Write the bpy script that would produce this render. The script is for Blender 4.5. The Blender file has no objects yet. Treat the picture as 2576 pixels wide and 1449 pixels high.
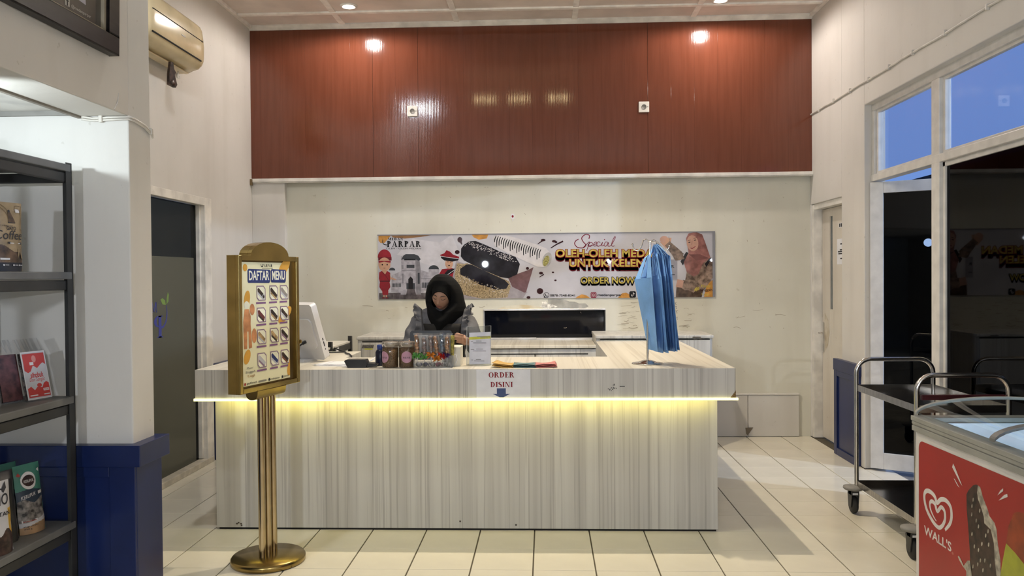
import bpy, bmesh, math, random
from mathutils import Vector, Matrix
from mathutils.bvhtree import BVHTree
random.seed(7)
SC = bpy.context.scene
COL = SC.collection
PI = math.pi

# ------------------------------------------------------------------ camera, world, light, exposure
cam_d = bpy.data.cameras.new('camera')
cam = bpy.data.objects.new('camera', cam_d); COL.objects.link(cam)
cam_d.sensor_width = 36.0
cam_d.lens = 36.0 * 2031.42 / 2576.0
cam_d.clip_start = 0.02
cam.matrix_world = Matrix(((0.99910544, 0.00762024, 0.0415964, 0.0),
                           (0.04148414, 0.01434029, -0.99903625, 0.0),
                           (-0.0082094, 0.99986814, 0.01401135, 1.49776),
                           (0, 0, 0, 1)))
SC.camera = cam

world = bpy.data.worlds.new('dusk_sky'); SC.world = world
world.use_nodes = True
wn = world.node_tree.nodes; wl = world.node_tree.links
wn.clear()
w_out = wn.new('ShaderNodeOutputWorld'); w_bg = wn.new('ShaderNodeBackground')
w_tc = wn.new('ShaderNodeTexCoord'); w_sep = wn.new('ShaderNodeSeparateXYZ'); w_rmp = wn.new('ShaderNodeValToRGB')
wl.new(w_tc.outputs['Generated'], w_sep.inputs[0]); wl.new(w_sep.outputs['Z'], w_rmp.inputs[0])
w_rmp.color_ramp.elements[0].color = (0.15, 0.27, 0.62, 1); w_rmp.color_ramp.elements[0].position = 0.0
w_rmp.color_ramp.elements[1].color = (0.165, 0.30, 0.69, 1); w_rmp.color_ramp.elements[1].position = 0.5
wl.new(w_rmp.outputs[0], w_bg.inputs[0]); w_bg.inputs[1].default_value = 1.0
wl.new(w_bg.outputs[0], w_out.inputs[0])

def light(name, kind, loc, power, color, size=0.03, rot=None, spot=None, blend=0.5):
    d = bpy.data.lights.new(name, kind); d.energy = power; d.color = color
    if kind == 'AREA':
        d.shape = 'DISK'; d.size = size
    else:
        d.shadow_soft_size = size
    if kind == 'SPOT':
        d.spot_size = spot; d.spot_blend = blend
    o = bpy.data.objects.new(name, d); COL.objects.link(o); o.location = loc
    if rot: o.rotation_euler = rot
    return o

WARM = (1.0, 0.86, 0.65); COOL = (0.88, 0.94, 1.0); NEUT = (1.0, 0.90, 0.83)
BULBS = [(-0.70, 5.43, 3.57), (-0.295, 5.43, 3.57), (0.175, 5.43, 3.57)]
DOWNS = [(-1.69, 6.98, 3.845), (1.52, 7.04, 3.845), (-1.70, 3.95, 3.845)]
for (p, e) in zip(BULBS, (40, 26, 238)):
    light('bulb_light', 'SPOT', (p[0], p[1], p[2] - 0.07), e, WARM, 0.02, (0, 0, 0), 2.45, 1.0)
for (p, e, c) in zip(DOWNS, (58, 58, 74), (NEUT, NEUT, COOL)):
    light('downlight_light', 'SPOT', (p[0], p[1], p[2] - 0.02), e, c, 0.05, (0, 0, 0), 3.1, 0.3)
light('side_room_light', 'SPOT', (-2.20, 2.55, 2.028), 25, (0.84, 0.95, 1.0), 0.03, (math.radians(91), 0, math.radians(-12)), 2.0, 0.35)
light('wall_lamp_light', 'SPOT', (-1.34, -2.80, 1.78), 245, (0.84, 0.90, 1.0), 0.06, (PI / 2, 0, 0), 2.75, 0.4)
light('wall_lamp_light', 'SPOT', (1.40, -2.80, 1.826), 190, (0.88, 0.92, 1.0), 0.035, (PI / 2, 0, 0), 2.75, 0.4)
light('street_lamp_light', 'POINT', (6.6, 3.2, 3.3), 800, (0.60, 0.74, 1.0), 0.06)

SC.view_settings.view_transform = 'Standard'
SC.view_settings.look = 'None'
SC.view_settings.gamma = 1.0
SC.view_settings.use_curve_mapping = False
SC.view_settings.exposure = 0.08

# ------------------------------------------------------------------ materials
MATS = {}
def _nt(name):
    m = bpy.data.materials.new(name); m.use_nodes = True
    nt = m.node_tree; nt.nodes.clear()
    out = nt.nodes.new('ShaderNodeOutputMaterial')
    return m, nt, out

def srgb(r, g, b):
    f = lambda c: (c / 255 / 12.92) if c / 255 <= 0.04045 else ((c / 255 + 0.055) / 1.055) ** 2.4
    return (f(r), f(g), f(b))

def mat(name, col, rough=0.5, metal=0.0, var=0.06, scale=12.0, bump=0.0, bscale=60.0, stretch=(1, 1, 1), coat=0.0,
        emit=None, trans=0.0, spec=0.5, col2=None, ramp=(0.35, 0.65), ior=1.45, alpha=1.0):
    """principled surface whose colour is mottled by object-space noise"""
    if name in MATS: return MATS[name]
    m, nt, out = _nt(name); N = nt.nodes; L = nt.links
    b = N.new('ShaderNodeBsdfPrincipled'); L.new(b.outputs[0], out.inputs[0])
    tc = N.new('ShaderNodeTexCoord'); mp = N.new('ShaderNodeMapping'); L.new(tc.outputs['Object'], mp.inputs[0])
    mp.inputs['Scale'].default_value = stretch
    nz = N.new('ShaderNodeTexNoise'); L.new(mp.outputs[0], nz.inputs[0])
    nz.inputs['Scale'].default_value = scale; nz.inputs['Detail'].default_value = 5
    rp = N.new('ShaderNodeValToRGB'); L.new(nz.outputs[0], rp.inputs[0])
    c2 = col2 if col2 else tuple(max(0, c * (1 - 2 * var)) for c in col)
    c1 = col if col2 else tuple(min(1, c * (1 + var)) for c in col)
    rp.color_ramp.elements[0].position = ramp[0]; rp.color_ramp.elements[1].position = ramp[1]
    rp.color_ramp.elements[0].color = (*c2, 1); rp.color_ramp.elements[1].color = (*c1, 1)
    L.new(rp.outputs[0], b.inputs['Base Color'])
    b.inputs['Roughness'].default_value = rough; b.inputs['Metallic'].default_value = metal
    b.inputs['Specular IOR Level'].default_value = spec
    b.inputs['Coat Weight'].default_value = coat; b.inputs['Coat Roughness'].default_value = 0.05
    b.inputs['Transmission Weight'].default_value = trans; b.inputs['IOR'].default_value = ior
    b.inputs['Alpha'].default_value = alpha
    if emit:
        b.inputs['Emission Color'].default_value = (*emit[0], 1); b.inputs['Emission Strength'].default_value = emit[1]
    if bump:
        n2 = N.new('ShaderNodeTexNoise'); L.new(mp.outputs[0], n2.inputs[0]); n2.inputs['Scale'].default_value = bscale
        n2.inputs['Detail'].default_value = 4
        bp = N.new('ShaderNodeBump'); bp.inputs['Strength'].default_value = bump; bp.inputs['Distance'].default_value = 0.01
        L.new(n2.outputs[0], bp.inputs['Height']); L.new(bp.outputs[0], b.inputs['Normal'])
    MATS[name] = m
    return m

def glass(name, tint, gloss=0.06, film=None, rough=0.02, gmax=0.45):
    """thin pane: tinted see-through + fresnel mirror (+ an optional milky film)"""
    if name in MATS: return MATS[name]
    m, nt, out = _nt(name); N = nt.nodes; L = nt.links
    tr = N.new('ShaderNodeBsdfTransparent'); tr.inputs[0].default_value = (*tint, 1)
    gl = N.new('ShaderNodeBsdfGlossy'); gl.inputs['Roughness'].default_value = rough
    lw = N.new('ShaderNodeLayerWeight'); lw.inputs[0].default_value = 0.35
    mr = N.new('ShaderNodeMapRange'); L.new(lw.outputs['Fresnel'], mr.inputs[0])
    mr.inputs[3].default_value = gloss; mr.inputs[4].default_value = gmax
    mx = N.new('ShaderNodeMixShader'); L.new(mr.outputs[0], mx.inputs[0])
    src = tr
    if film:
        df = N.new('ShaderNodeBsdfDiffuse'); df.inputs[0].default_value = (*film[0], 1)
        m2 = N.new('ShaderNodeMixShader'); m2.inputs[0].default_value = film[1]
        L.new(tr.outputs[0], m2.inputs[1]); L.new(df.outputs[0], m2.inputs[2]); src = m2
    L.new(src.outputs[0], mx.inputs[1]); L.new(gl.outputs[0], mx.inputs[2]); L.new(mx.outputs[0], out.inputs[0])
    MATS[name] = m
    return m

def emis(name, col, s):
    if name in MATS: return MATS[name]
    m, nt, out = _nt(name)
    e = nt.nodes.new('ShaderNodeEmission'); e.inputs[0].default_value = (*col, 1); e.inputs[1].default_value = s
    nt.links.new(e.outputs[0], out.inputs[0]); MATS[name] = m
    return m

def plaster(name, col, dirt, rough=0.72, grime=0.5):
    """painted plaster: blotches, faint vertical runs, specks, trowel relief"""
    m, nt, out = _nt(name); N = nt.nodes; L = nt.links
    b = N.new('ShaderNodeBsdfPrincipled'); L.new(b.outputs[0], out.inputs[0]); b.inputs['Roughness'].default_value = rough
    tc = N.new('ShaderNodeTexCoord')
    def noise(scale, stretch, detail=5):
        mp = N.new('ShaderNodeMapping'); L.new(tc.outputs['Object'], mp.inputs[0]); mp.inputs['Scale'].default_value = stretch
        n = N.new('ShaderNodeTexNoise'); L.new(mp.outputs[0], n.inputs[0]); n.inputs['Scale'].default_value = scale; n.inputs['Detail'].default_value = detail
        return n
    def ramp(n, a, c, ca=0.0, cb=1.0):
        r = N.new('ShaderNodeMapRange'); L.new(n.outputs[0], r.inputs[0])
        for i, v in enumerate((a, c, ca, cb)): r.inputs[i + 1].default_value = v
        return r
    big = ramp(noise(1.1, (1, 1, 1)), 0.42, 0.72); run = ramp(noise(5, (1, 1, 0.12)), 0.5, 0.75); spk = ramp(noise(26, (1, 1, 1), 2), 0.735, 0.77)
    a1 = N.new('ShaderNodeMath'); a1.operation = 'MULTIPLY_ADD'; L.new(big.outputs[0], a1.inputs[0]); a1.inputs[1].default_value = 0.5 * grime
    r2 = N.new('ShaderNodeMath'); r2.operation = 'MULTIPLY'; L.new(run.outputs[0], r2.inputs[0]); r2.inputs[1].default_value = 0.28 * grime
    L.new(r2.outputs[0], a1.inputs[2])
    a2 = N.new('ShaderNodeMath'); a2.operation = 'MULTIPLY_ADD'; a2.use_clamp = True
    L.new(spk.outputs[0], a2.inputs[0]); a2.inputs[1].default_value = 0.7 * grime; L.new(a1.outputs[0], a2.inputs[2])
    mx = N.new('ShaderNodeMix'); mx.data_type = 'RGBA'; L.new(a2.outputs[0], mx.inputs[0])
    mx.inputs[6].default_value = (*col, 1); mx.inputs[7].default_value = (*dirt, 1)
    L.new(mx.outputs[2], b.inputs['Base Color'])
    bp = N.new('ShaderNodeBump'); bp.inputs['Strength'].default_value = 0.25; bp.inputs['Distance'].default_value = 0.01
    h = noise(9, (1, 1, 0.5), 6); L.new(h.outputs[0], bp.inputs['Height']); L.new(bp.outputs[0], b.inputs['Normal'])
    MATS[name] = m
    return m

def streaky(name, light_c, dark_c, fx=70.0, rough=0.42, along='z'):
    """wood-look laminate: long streaks along one axis, as printed film"""
    m, nt, out = _nt(name); N = nt.nodes; L = nt.links
    b = N.new('ShaderNodeBsdfPrincipled'); L.new(b.outputs[0], out.inputs[0]); b.inputs['Roughness'].default_value = rough
    tc = N.new('ShaderNodeTexCoord')
    def ns(scale, sq, det):
        mp = N.new('ShaderNodeMapping'); L.new(tc.outputs['Object'], mp.inputs[0])
        mp.inputs['Scale'].default_value = {'z': (1, 1, sq), 'y': (1, sq, sq)}[along]
        n = N.new('ShaderNodeTexNoise'); L.new(mp.outputs[0], n.inputs[0]); n.inputs['Scale'].default_value = scale; n.inputs['Detail'].default_value = det
        return n
    n1 = ns(fx * 0.22, 0.012, 3); n2 = ns(fx, 0.010, 4)
    r1 = N.new('ShaderNodeValToRGB'); L.new(n1.outputs[0], r1.inputs[0])
    r1.color_ramp.elements[0].position = 0.33; r1.color_ramp.elements[1].position = 0.60
    r1.color_ramp.elements[0].color = (*[0.42 * d + 0.58 * l for l, d in zip(light_c, dark_c)], 1); r1.color_ramp.elements[1].color = (*light_c, 1)
    r2 = N.new('ShaderNodeMapRange'); L.new(n2.outputs[0], r2.inputs[0]); r2.inputs[1].default_value = 0.54; r2.inputs[2].default_value = 0.64
    r2.inputs[3].default_value = 0.0; r2.inputs[4].default_value = 0.55
    mx = N.new('ShaderNodeMix'); mx.data_type = 'RGBA'; L.new(r2.outputs[0], mx.inputs[0]); L.new(r1.outputs[0], mx.inputs[6]); mx.inputs[7].default_value = (*dark_c, 1)
    L.new(mx.outputs[2], b.inputs['Base Color'])
    MATS[name] = m
    return m

def ribbed_plastic(name):
    """glossy printed PVC board: red-brown grain, fine vertical ribs that smear highlights sideways"""
    m, nt, out = _nt(name); N = nt.nodes; L = nt.links
    b = N.new('ShaderNodeBsdfPrincipled'); L.new(b.outputs[0], out.inputs[0])
    b.inputs['Roughness'].default_value = 0.10; b.inputs['Specular IOR Level'].default_value = 0.5
    tc = N.new('ShaderNodeTexCoord')
    def ns(scale, st, det):
        mp = N.new('ShaderNodeMapping'); L.new(tc.outputs['Object'], mp.inputs[0]); mp.inputs['Scale'].default_value = st
        n = N.new('ShaderNodeTexNoise'); L.new(mp.outputs[0], n.inputs[0]); n.inputs['Scale'].default_value = scale; n.inputs['Detail'].default_value = det
        return n
    g = ns(26, (1, 1, 0.07), 5)
    r = N.new('ShaderNodeValToRGB'); L.new(g.outputs[0], r.inputs[0])
    r.color_ramp.elements[0].position = 0.36; r.color_ramp.elements[1].position = 0.58
    r.color_ramp.elements[0].color = (0.124, 0.036, 0.0185, 1); r.color_ramp.elements[1].color = (0.142, 0.0425, 0.0225, 1)
    L.new(r.outputs[0], b.inputs['Base Color'])
    wv = N.new('ShaderNodeTexWave'); wv.bands_direction = 'X'; wv.wave_profile = 'SIN'
    L.new(tc.outputs['Object'], wv.inputs[0]); wv.inputs['Scale'].default_value = 22.0; wv.inputs['Distortion'].default_value = 0.0
    bp = N.new('ShaderNodeBump'); bp.inputs['Strength'].default_value = 0.036; bp.inputs['Distance'].default_value = 0.004
    L.new(wv.outputs['Fac'], bp.inputs['Height'])
    h2 = ns(3.2, (1, 1, 0.15), 2)
    b2 = N.new('ShaderNodeBump'); b2.inputs['Strength'].default_value = 0.05; b2.inputs['Distance'].default_value = 0.02
    L.new(h2.outputs[0], b2.inputs['Height']); L.new(bp.outputs[0], b2.inputs['Normal']); L.new(b2.outputs[0], b.inputs['Normal'])
    MATS[name] = m
    return m

# ------------------------------------------------------------------ mesh builders
ORG = {}
class MB:
    def __init__(s): s.v = []; s.f = []; s.m = []; s.s = []
    def add(s, vs, fs, m=0, smooth=False):
        o = len(s.v); s.v += [tuple(p) for p in vs]
        for i, f in enumerate(fs):
            s.f.append([o + k for k in f]); s.m.append(m[i] if isinstance(m, list) else m); s.s.append(smooth)
        return s
    def box(s, x0, x1, y0, y1, z0, z1, m=0):
        vs = [(x, y, z) for z in (z0, z1) for y in (y0, y1) for x in (x0, x1)]
        return s.add(vs, [(0, 2, 3, 1), (4, 5, 7, 6), (0, 1, 5, 4), (2, 6, 7, 3), (0, 4, 6, 2), (1, 3, 7, 5)], m)
    def obox(s, c, h, R, m=0):
        vs = [Vector(c) + R @ Vector((x * h[0], y * h[1], z * h[2])) for z in (-1, 1) for y in (-1, 1) for x in (-1, 1)]
        return s.add(vs, [(0, 2, 3, 1), (4, 5, 7, 6), (0, 1, 5, 4), (2, 6, 7, 3), (0, 4, 6, 2), (1, 3, 7, 5)], m)
    def prism(s, poly, fn, d0, d1, m=0, mside=None):
        """polygon (a,b) pushed along the third argument of fn from d0 to d1"""
        n = len(poly); vs = [fn(a, b, d0) for a, b in poly] + [fn(a, b, d1) for a, b in poly]
        s.add(vs, [list(range(n))[::-1], list(range(n, 2 * n))], m)
        return s.add(vs, [(i, (i + 1) % n, n + (i + 1) % n, n + i) for i in range(n)], m if mside is None else mside)
    def tube(s, path, r, n=10, m=0, cap=True, smooth=True, closed=False, flat=1.0):
        path = [Vector(p) for p in path]; k = len(path); rs = r if isinstance(r, (list, tuple)) else [r] * k
        vs = []; up = None
        for i, p in enumerate(path):
            a = path[(i - 1) % k] if (closed or i > 0) else p; c = path[(i + 1) % k] if (closed or i < k - 1) else p
            t = (c - a)
            if t.length < 1e-9: t = Vector((0, 0, 1))
            t.normalize()
            if up is None:
                up = Vector((0, 0, 1)) if abs(t.z) < 0.9 else Vector((1, 0, 0))
            u = up - t * up.dot(t)
            if u.length < 1e-6: u = t.orthogonal()
            u.normalize(); up = u; w = t.cross(u)
            for j in range(n):
                an = 2 * PI * j / n
                vs.append(p + (u * math.cos(an) + w * math.sin(an) * flat) * rs[i])
        fs = []
        for i in range(k if closed else k - 1):
            for j in range(n):
                a = i * n + j; b = i * n + (j + 1) % n; i2 = (i + 1) % k
                fs.append((a, b, i2 * n + (j + 1) % n, i2 * n + j))
        s.add(vs, fs, m, smooth)
        if cap and not closed:
            s.add([vs[j] for j in range(n)], [list(range(n))[::-1]], m); s.add(vs[-n:], [list(range(n))], m)
        return s
    def lathe(s, prof, c=(0, 0, 0), n=24, m=0, axis='z', smooth=True):
        vs = []; c = Vector(c)
        for (r, z) in prof:
            for j in range(n):
                a = 2 * PI * j / n
                p = {'z': (r * math.cos(a), r * math.sin(a), z), 'y': (r * math.cos(a), z, r * math.sin(a)), 'x': (z, r * math.cos(a), r * math.sin(a))}[axis]
                vs.append(c + Vector(p))
        fs = [(i * n + j, i * n + (j + 1) % n, (i + 1) * n + (j + 1) % n, (i + 1) * n + j) for i in range(len(prof) - 1) for j in range(n)]
        s.add(vs, fs, m, smooth)
        if prof[0][0] > 1e-5: s.add(vs[:n], [list(range(n))[::-1]], m)
        if prof[-1][0] > 1e-5: s.add(vs[-n:], [list(range(n))], m)
        return s
    def ell(s, c, r, n=16, k=10, m=0, R=None, smooth=True):
        vs = []
        for i in range(k + 1):
            ph = PI * i / k
            for j in range(n):
                th = 2 * PI * j / n
                p = Vector((r[0] * math.sin(ph) * math.cos(th), r[1] * math.sin(ph) * math.sin(th), r[2] * math.cos(ph)))
                if R: p = R @ p
                vs.append(Vector(c) + p)
        fs = [(i * n + j, i * n + (j + 1) % n, (i + 1) * n + (j + 1) % n, (i + 1) * n + j) for i in range(k) for j in range(n)]
        return s.add(vs, fs, m, smooth)
    def grid(s, fn, nu, nv, m=0, smooth=True, wrap=False, mf=None, skip=None):
        vs = [fn(i / nu, j / nv) for j in range(nv + 1) for i in range(nu + (0 if wrap else 1))]
        W = nu if wrap else nu + 1; fs = []; ms = []
        for j in range(nv):
            for i in range(nu):
                if skip and skip((i + .5) / nu, (j + .5) / nv): continue
                fs.append((j * W + i, j * W + (i + 1) % W if wrap else j * W + i + 1, (j + 1) * W + (i + 1) % W if wrap else (j + 1) * W + i + 1, (j + 1) * W + i))
                ms.append(mf((i + .5) / nu, (j + .5) / nv) if mf else m)
        return s.add(vs, fs, ms, smooth)
    def build(s, name, mats, parent=None, bevel=0.0, world=True, seg=2):
        me = bpy.data.meshes.new(name)
        off = ORG.get(parent.name, Vector((0, 0, 0))) if (parent is not None and world) else Vector((0, 0, 0))
        me.from_pydata([tuple(Vector(p) - off) for p in s.v], [], s.f); me.update()
        if not isinstance(mats, (list, tuple)): mats = [mats]
        for m_ in mats: me.materials.append(m_)
        me.polygons.foreach_set('material_index', s.m); me.polygons.foreach_set('use_smooth', s.s)
        o = bpy.data.objects.new(name, me); COL.objects.link(o)
        if parent is not None: o.parent = parent
        ORG[o.name] = off
        if bevel:
            md = o.modifiers.new('bevel', 'BEVEL'); md.width = bevel; md.segments = seg; md.limit_method = 'ANGLE'; md.angle_limit = 0.6
        return o

def tag(o, label, cat, group=None, kind=None):
    o['label'] = label; o['category'] = cat
    if group: o['group'] = group
    if kind: o['kind'] = kind
    return o
def thing(name, label, cat, loc=(0, 0, 0), rz=0.0, group=None):
    o = bpy.data.objects.new(name, None); COL.objects.link(o); o.location = loc; o.rotation_euler = (0, 0, rz)
    o.empty_display_size = 0.05
    ORG[o.name] = Vector(loc)
    return tag(o, label, cat, group)
def struct(o): o['kind'] = 'structure'; return o
def bx(name, dims, m, parent=None, bevel=0.0, world=True):
    return MB().box(*dims).build(name, m, parent, bevel, world)
def copy_tree(o, loc, rz=None, parent=None, label=None, group=None):
    c = o.copy(); COL.objects.link(c)
    if parent is None:
        c.location = loc
        if rz is not None: c.rotation_euler = (0, 0, rz)
        if label: c['label'] = label
        if group: c['group'] = group
    else: c.parent = parent
    for ch in [x for x in o.children]: copy_tree(ch, None, None, c)
    return c
def remesh(mb, vox, smooth=2):
    """union of closed shapes as one continuous surface -> (verts, faces)"""
    me = bpy.data.meshes.new('tmp'); me.from_pydata([tuple(p) for p in mb.v], [], mb.f); me.update()
    o = bpy.data.objects.new('tmp', me); COL.objects.link(o)
    r = o.modifiers.new('r', 'REMESH'); r.mode = 'VOXEL'; r.voxel_size = vox
    sm = o.modifiers.new('s', 'SMOOTH'); sm.iterations = smooth; sm.factor = 0.5
    dg = bpy.context.evaluated_depsgraph_get(); e = o.evaluated_get(dg); m2 = e.to_mesh()
    vs = [v.co.copy() for v in m2.vertices]; fs = [list(p.vertices) for p in m2.polygons]
    e.to_mesh_clear(); bpy.data.objects.remove(o); bpy.data.meshes.remove(me)
    return vs, fs

# ------------------------------------------------------------------ flat print: polygons and lettering laid on a surface
_TX = {}
def text2d(t, offset=0.0, shear=0.0):
    key = (t, offset, shear)
    if key in _TX: return _TX[key]
    cu = bpy.data.curves.new('tmp', 'FONT'); cu.body = t; cu.offset = offset; cu.shear = shear; cu.resolution_u = 4
    o = bpy.data.objects.new('tmp', cu); COL.objects.link(o)
    dg = bpy.context.evaluated_depsgraph_get(); e = o.evaluated_get(dg); me = e.to_mesh()
    vs = [(v.co.x, v.co.y) for v in me.vertices]; fs = [list(p.vertices) for p in me.polygons]
    e.to_mesh_clear(); bpy.data.objects.remove(o); bpy.data.curves.remove(cu)
    _TX[key] = (vs, fs)
    return vs, fs
class Flat:
    """collects flat print; fn(a, b, c) maps local (a, b) and a lift c to a 3D point"""
    def __init__(s, fn, lift=0.0006): s.fn = fn; s.mb = MB(); s.mats = []; s.l = 0; s.lift = lift; s.step = lift * 0.07
    def mi(s, m):
        if m not in s.mats: s.mats.append(m)
        return s.mats.index(m)
    def up(s, k=1): s.l += k; return s
    def c(s): return s.lift + s.l * s.step
    def poly(s, pts, m):
        s.mb.add([s.fn(a, b, s.c()) for a, b in pts], [list(range(len(pts)))], s.mi(m)); s.l += 1; return s
    def rect(s, a0, a1, b0, b1, m): return s.poly([(a0, b0), (a1, b0), (a1, b1), (a0, b1)], m)
    def ell(s, ca, cb, ra, rb, m, n=20, rot=0.0, t0=0.0, t1=2 * PI):
        pts = []
        for i in range(n if t1 - t0 > 6.2 else n + 1):
            t = t0 + (t1 - t0) * i / n; x = ra * math.cos(t); y = rb * math.sin(t)
            pts.append((ca + x * math.cos(rot) - y * math.sin(rot), cb + x * math.sin(rot) + y * math.cos(rot)))
        return s.poly(pts, m)
    def stroke(s, path, w, m, closed=False, sub=5, wy=None):
        """smooth stroke of width w (number or list) through path"""
        P = [Vector(p) for p in path]; k = len(P); W = w if isinstance(w, (list, tuple)) else [w] * k
        Q = []; QW = []
        if sub > 1:
            for i in range(k if closed else k - 1):
                p0 = P[i - 1] if (i > 0 or closed) else P[i]; p1 = P[i]; p2 = P[(i + 1) % k]; p3 = P[(i + 2) % k] if (closed or i + 2 < k) else p2
                for j in range(sub):
                    t = j / sub
                    Q.append(0.5 * ((2 * p1) + (p2 - p0) * t + (2 * p0 - 5 * p1 + 4 * p2 - p3) * t * t + (3 * p1 - p0 - 3 * p2 + p3) * t ** 3))
                    QW.append(W[i] * (1 - t) + W[(i + 1) % k] * t)
            if not closed: Q.append(P[-1]); QW.append(W[-1])
        else: Q = P; QW = W
        n = len(Q); vs = []
        for i in range(n):
            a = Q[i - 1] if (i > 0 or closed) else Q[i]; b = Q[(i + 1) % n] if (closed or i < n - 1) else Q[i]
            t = b - a
            if t.length < 1e-9: t = Vector((1, 0))
            t.normalize(); nn = Vector((-t.y, t.x)) * QW[i] * 0.5
            for q in (Q[i] + nn, Q[i] - nn): vs.append(s.fn(q.x, q.y, s.c()))
        s.mb.add(vs, [(2 * i, 2 * i + 1, 2 * ((i + 1) % n) + 1, 2 * ((i + 1) % n)) for i in range(n if closed else n - 1)], s.mi(m)); s.l += 1
        return s
    def text(s, t, a0, a1, b0, b1, m, offset=0.0, shear=0.0, flipx=False, dilate=0.0, off=(0, 0), rot=None):
        """lettering fitted to the box a0..a1, b0..b1 (b may run downwards)"""
        base, _ = text2d(t, 0.0, shear); vs, fs = text2d(t, offset, shear)
        if not base: return s
        x0 = min(v[0] for v in base); x1 = max(v[0] for v in base); y0 = min(v[1] for v in base); y1 = max(v[1] for v in base)
        out = []
        for x, y in vs:
            u = (x - x0) / (x1 - x0 or 1); w = (y - y0) / (y1 - y0 or 1)
            if flipx: u = 1 - u
            a = a0 + (a1 - a0) * u + off[0]; b = b0 + (b1 - b0) * w + off[1]
            if rot: b += rot * (a - a0)
            out.append(s.fn(a, b, s.c()))
        s.mb.add(out, fs, s.mi(m)); s.l += 1
        return s
    def serif(s, t, a0, a1, b0, b1, m, thick=0.2, gap=0.16):
        """roman capitals with slab serifs; b0 = foot line, b1 = cap line"""
        G = {}
        T = thick; h = 0.055
        def bar(x0, x1, y0, y1): return [(x0, y0), (x1, y0), (x1, y1), (x0, y1)]
        def ring(cx, cy, rx, ry, tx, ty, t0, t1, n=18):
            r = []
            for i in range(n):
                a = t0 + (t1 - t0) * i / n; b = t0 + (t1 - t0) * (i + 1) / n
                r.append([(cx + rx * math.cos(a), cy + ry * math.sin(a)), (cx + rx * math.cos(b), cy + ry * math.sin(b)),
                          (cx + (rx - tx) * math.cos(b), cy + (ry - ty) * math.sin(b)), (cx + (rx - tx) * math.cos(a), cy + (ry - ty) * math.sin(a))])
            return r
        sf = lambda x: [bar(x - 0.09, x + T + 0.09, 0, h), bar(x - 0.09, x + T + 0.09, 1 - h, 1)]
        st = lambda x: [bar(x, x + T, 0, 1)] + sf(x)
        G['I'] = (T + 0.2, st(0.1))
        G['O'] = (0.86, ring(0.43, 0.5, 0.42, 0.52, T * 0.95, 0.06, 0, 2 * PI, 28))
        G['D'] = (0.84, st(0.1) + ring(0.3, 0.5, 0.5, 0.5, T, 0.06, -PI / 2, PI / 2))
        G['P'] = (0.70, [bar(0.1, 0.1 + T, 0, 1), bar(0.0, 0.42, 0, h)] + ring(0.3, 0.74, 0.36, 0.26, T * 0.9, 0.06, -PI / 2, PI / 2) + [bar(0.0, 0.3, 1 - h, 1)])
        G['R'] = (0.86, G['P'][1] + [[(0.38, 0.50), (0.56, 0.50), (0.86, 0), (0.64, 0)]])
        G['E'] = (0.68, st(0.1) + [bar(0.1, 0.62, 0, h), bar(0.1, 0.60, 1 - h, 1), bar(0.1, 0.46, 0.48, 0.54), bar(0.58, 0.64, 0, 0.24), bar(0.55, 0.61, 0.78, 1), bar(0.43, 0.49, 0.40, 0.62)])
        G['N'] = (0.88, [bar(0.08, 0.15, 0, 1), bar(0.70, 0.77, 0, 1), [(0.03, 1), (0.26, 1), (0.77, 0), (0.62, 0)], bar(0, 0.26, 0, h), bar(0.6, 0.88, 1 - h, 1)])
        G['A'] = (0.86, [[(0.08, 0), (0.16, 0), (0.46, 0.94), (0.40, 1)], [(0.60, 0), (0.84, 0), (0.50, 1), (0.38, 1)], bar(0.2, 0.62, 0.3, 0.36), bar(0, 0.28, 0, h), bar(0.52, 0.9, 0, h)])
        G['M'] = (1.05, [bar(0.1, 0.17, 0, 1), bar(0.76, 0.76 + T, 0, 1), [(0.08, 1), (0.3, 1), (0.56, 0.12), (0.48, 0.0)], [(0.48, 0.0), (0.56, 0.12), (0.82, 1), (0.74, 1)], bar(0, 0.28, 0, h), bar(0.68, 1.05, 0, h)])
        G['S'] = (0.62, None)
        wid = sum(G[c][0] + gap for c in t) - gap; x = 0
        fx = lambda u, v: (a0 + (a1 - a0) * u / wid, b0 + (b1 - b0) * v)
        for c in t:
            w, ps = G[c]
            if c == 'S':
                sx = abs(a1 - a0) / wid
                s.stroke([fx(x + p, q) for p, q in ((0.54, 0.80), (0.44, 0.94), (0.28, 0.965), (0.13, 0.87), (0.12, 0.70), (0.28, 0.56), (0.44, 0.44), (0.52, 0.27), (0.46, 0.09), (0.28, 0.035), (0.13, 0.08), (0.06, 0.22))],
                         [sx * k for k in (0.08, 0.06, 0.07, 0.15, T, T * 1.05, T * 1.05, T, 0.14, 0.07, 0.06, 0.08)], m, sub=4)
                s.l -= 1
            else:
                for p in ps:
                    s.mb.add([s.fn(*fx(x + u, v), s.c()) for u, v in p], [list(range(len(p)))], s.mi(m))
            x += w + gap
        s.l += 1
        return s
    def build(s, name, parent, world=True): return s.mb.build(name, s.mats, parent, 0.0, world)

def plane_fn(o, u, v, n):
    o, u, v, n = Vector(o), Vector(u), Vector(v), Vector(n)
    return lambda a, b, c=0.0: o + u * a + v * b + n * c

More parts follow.
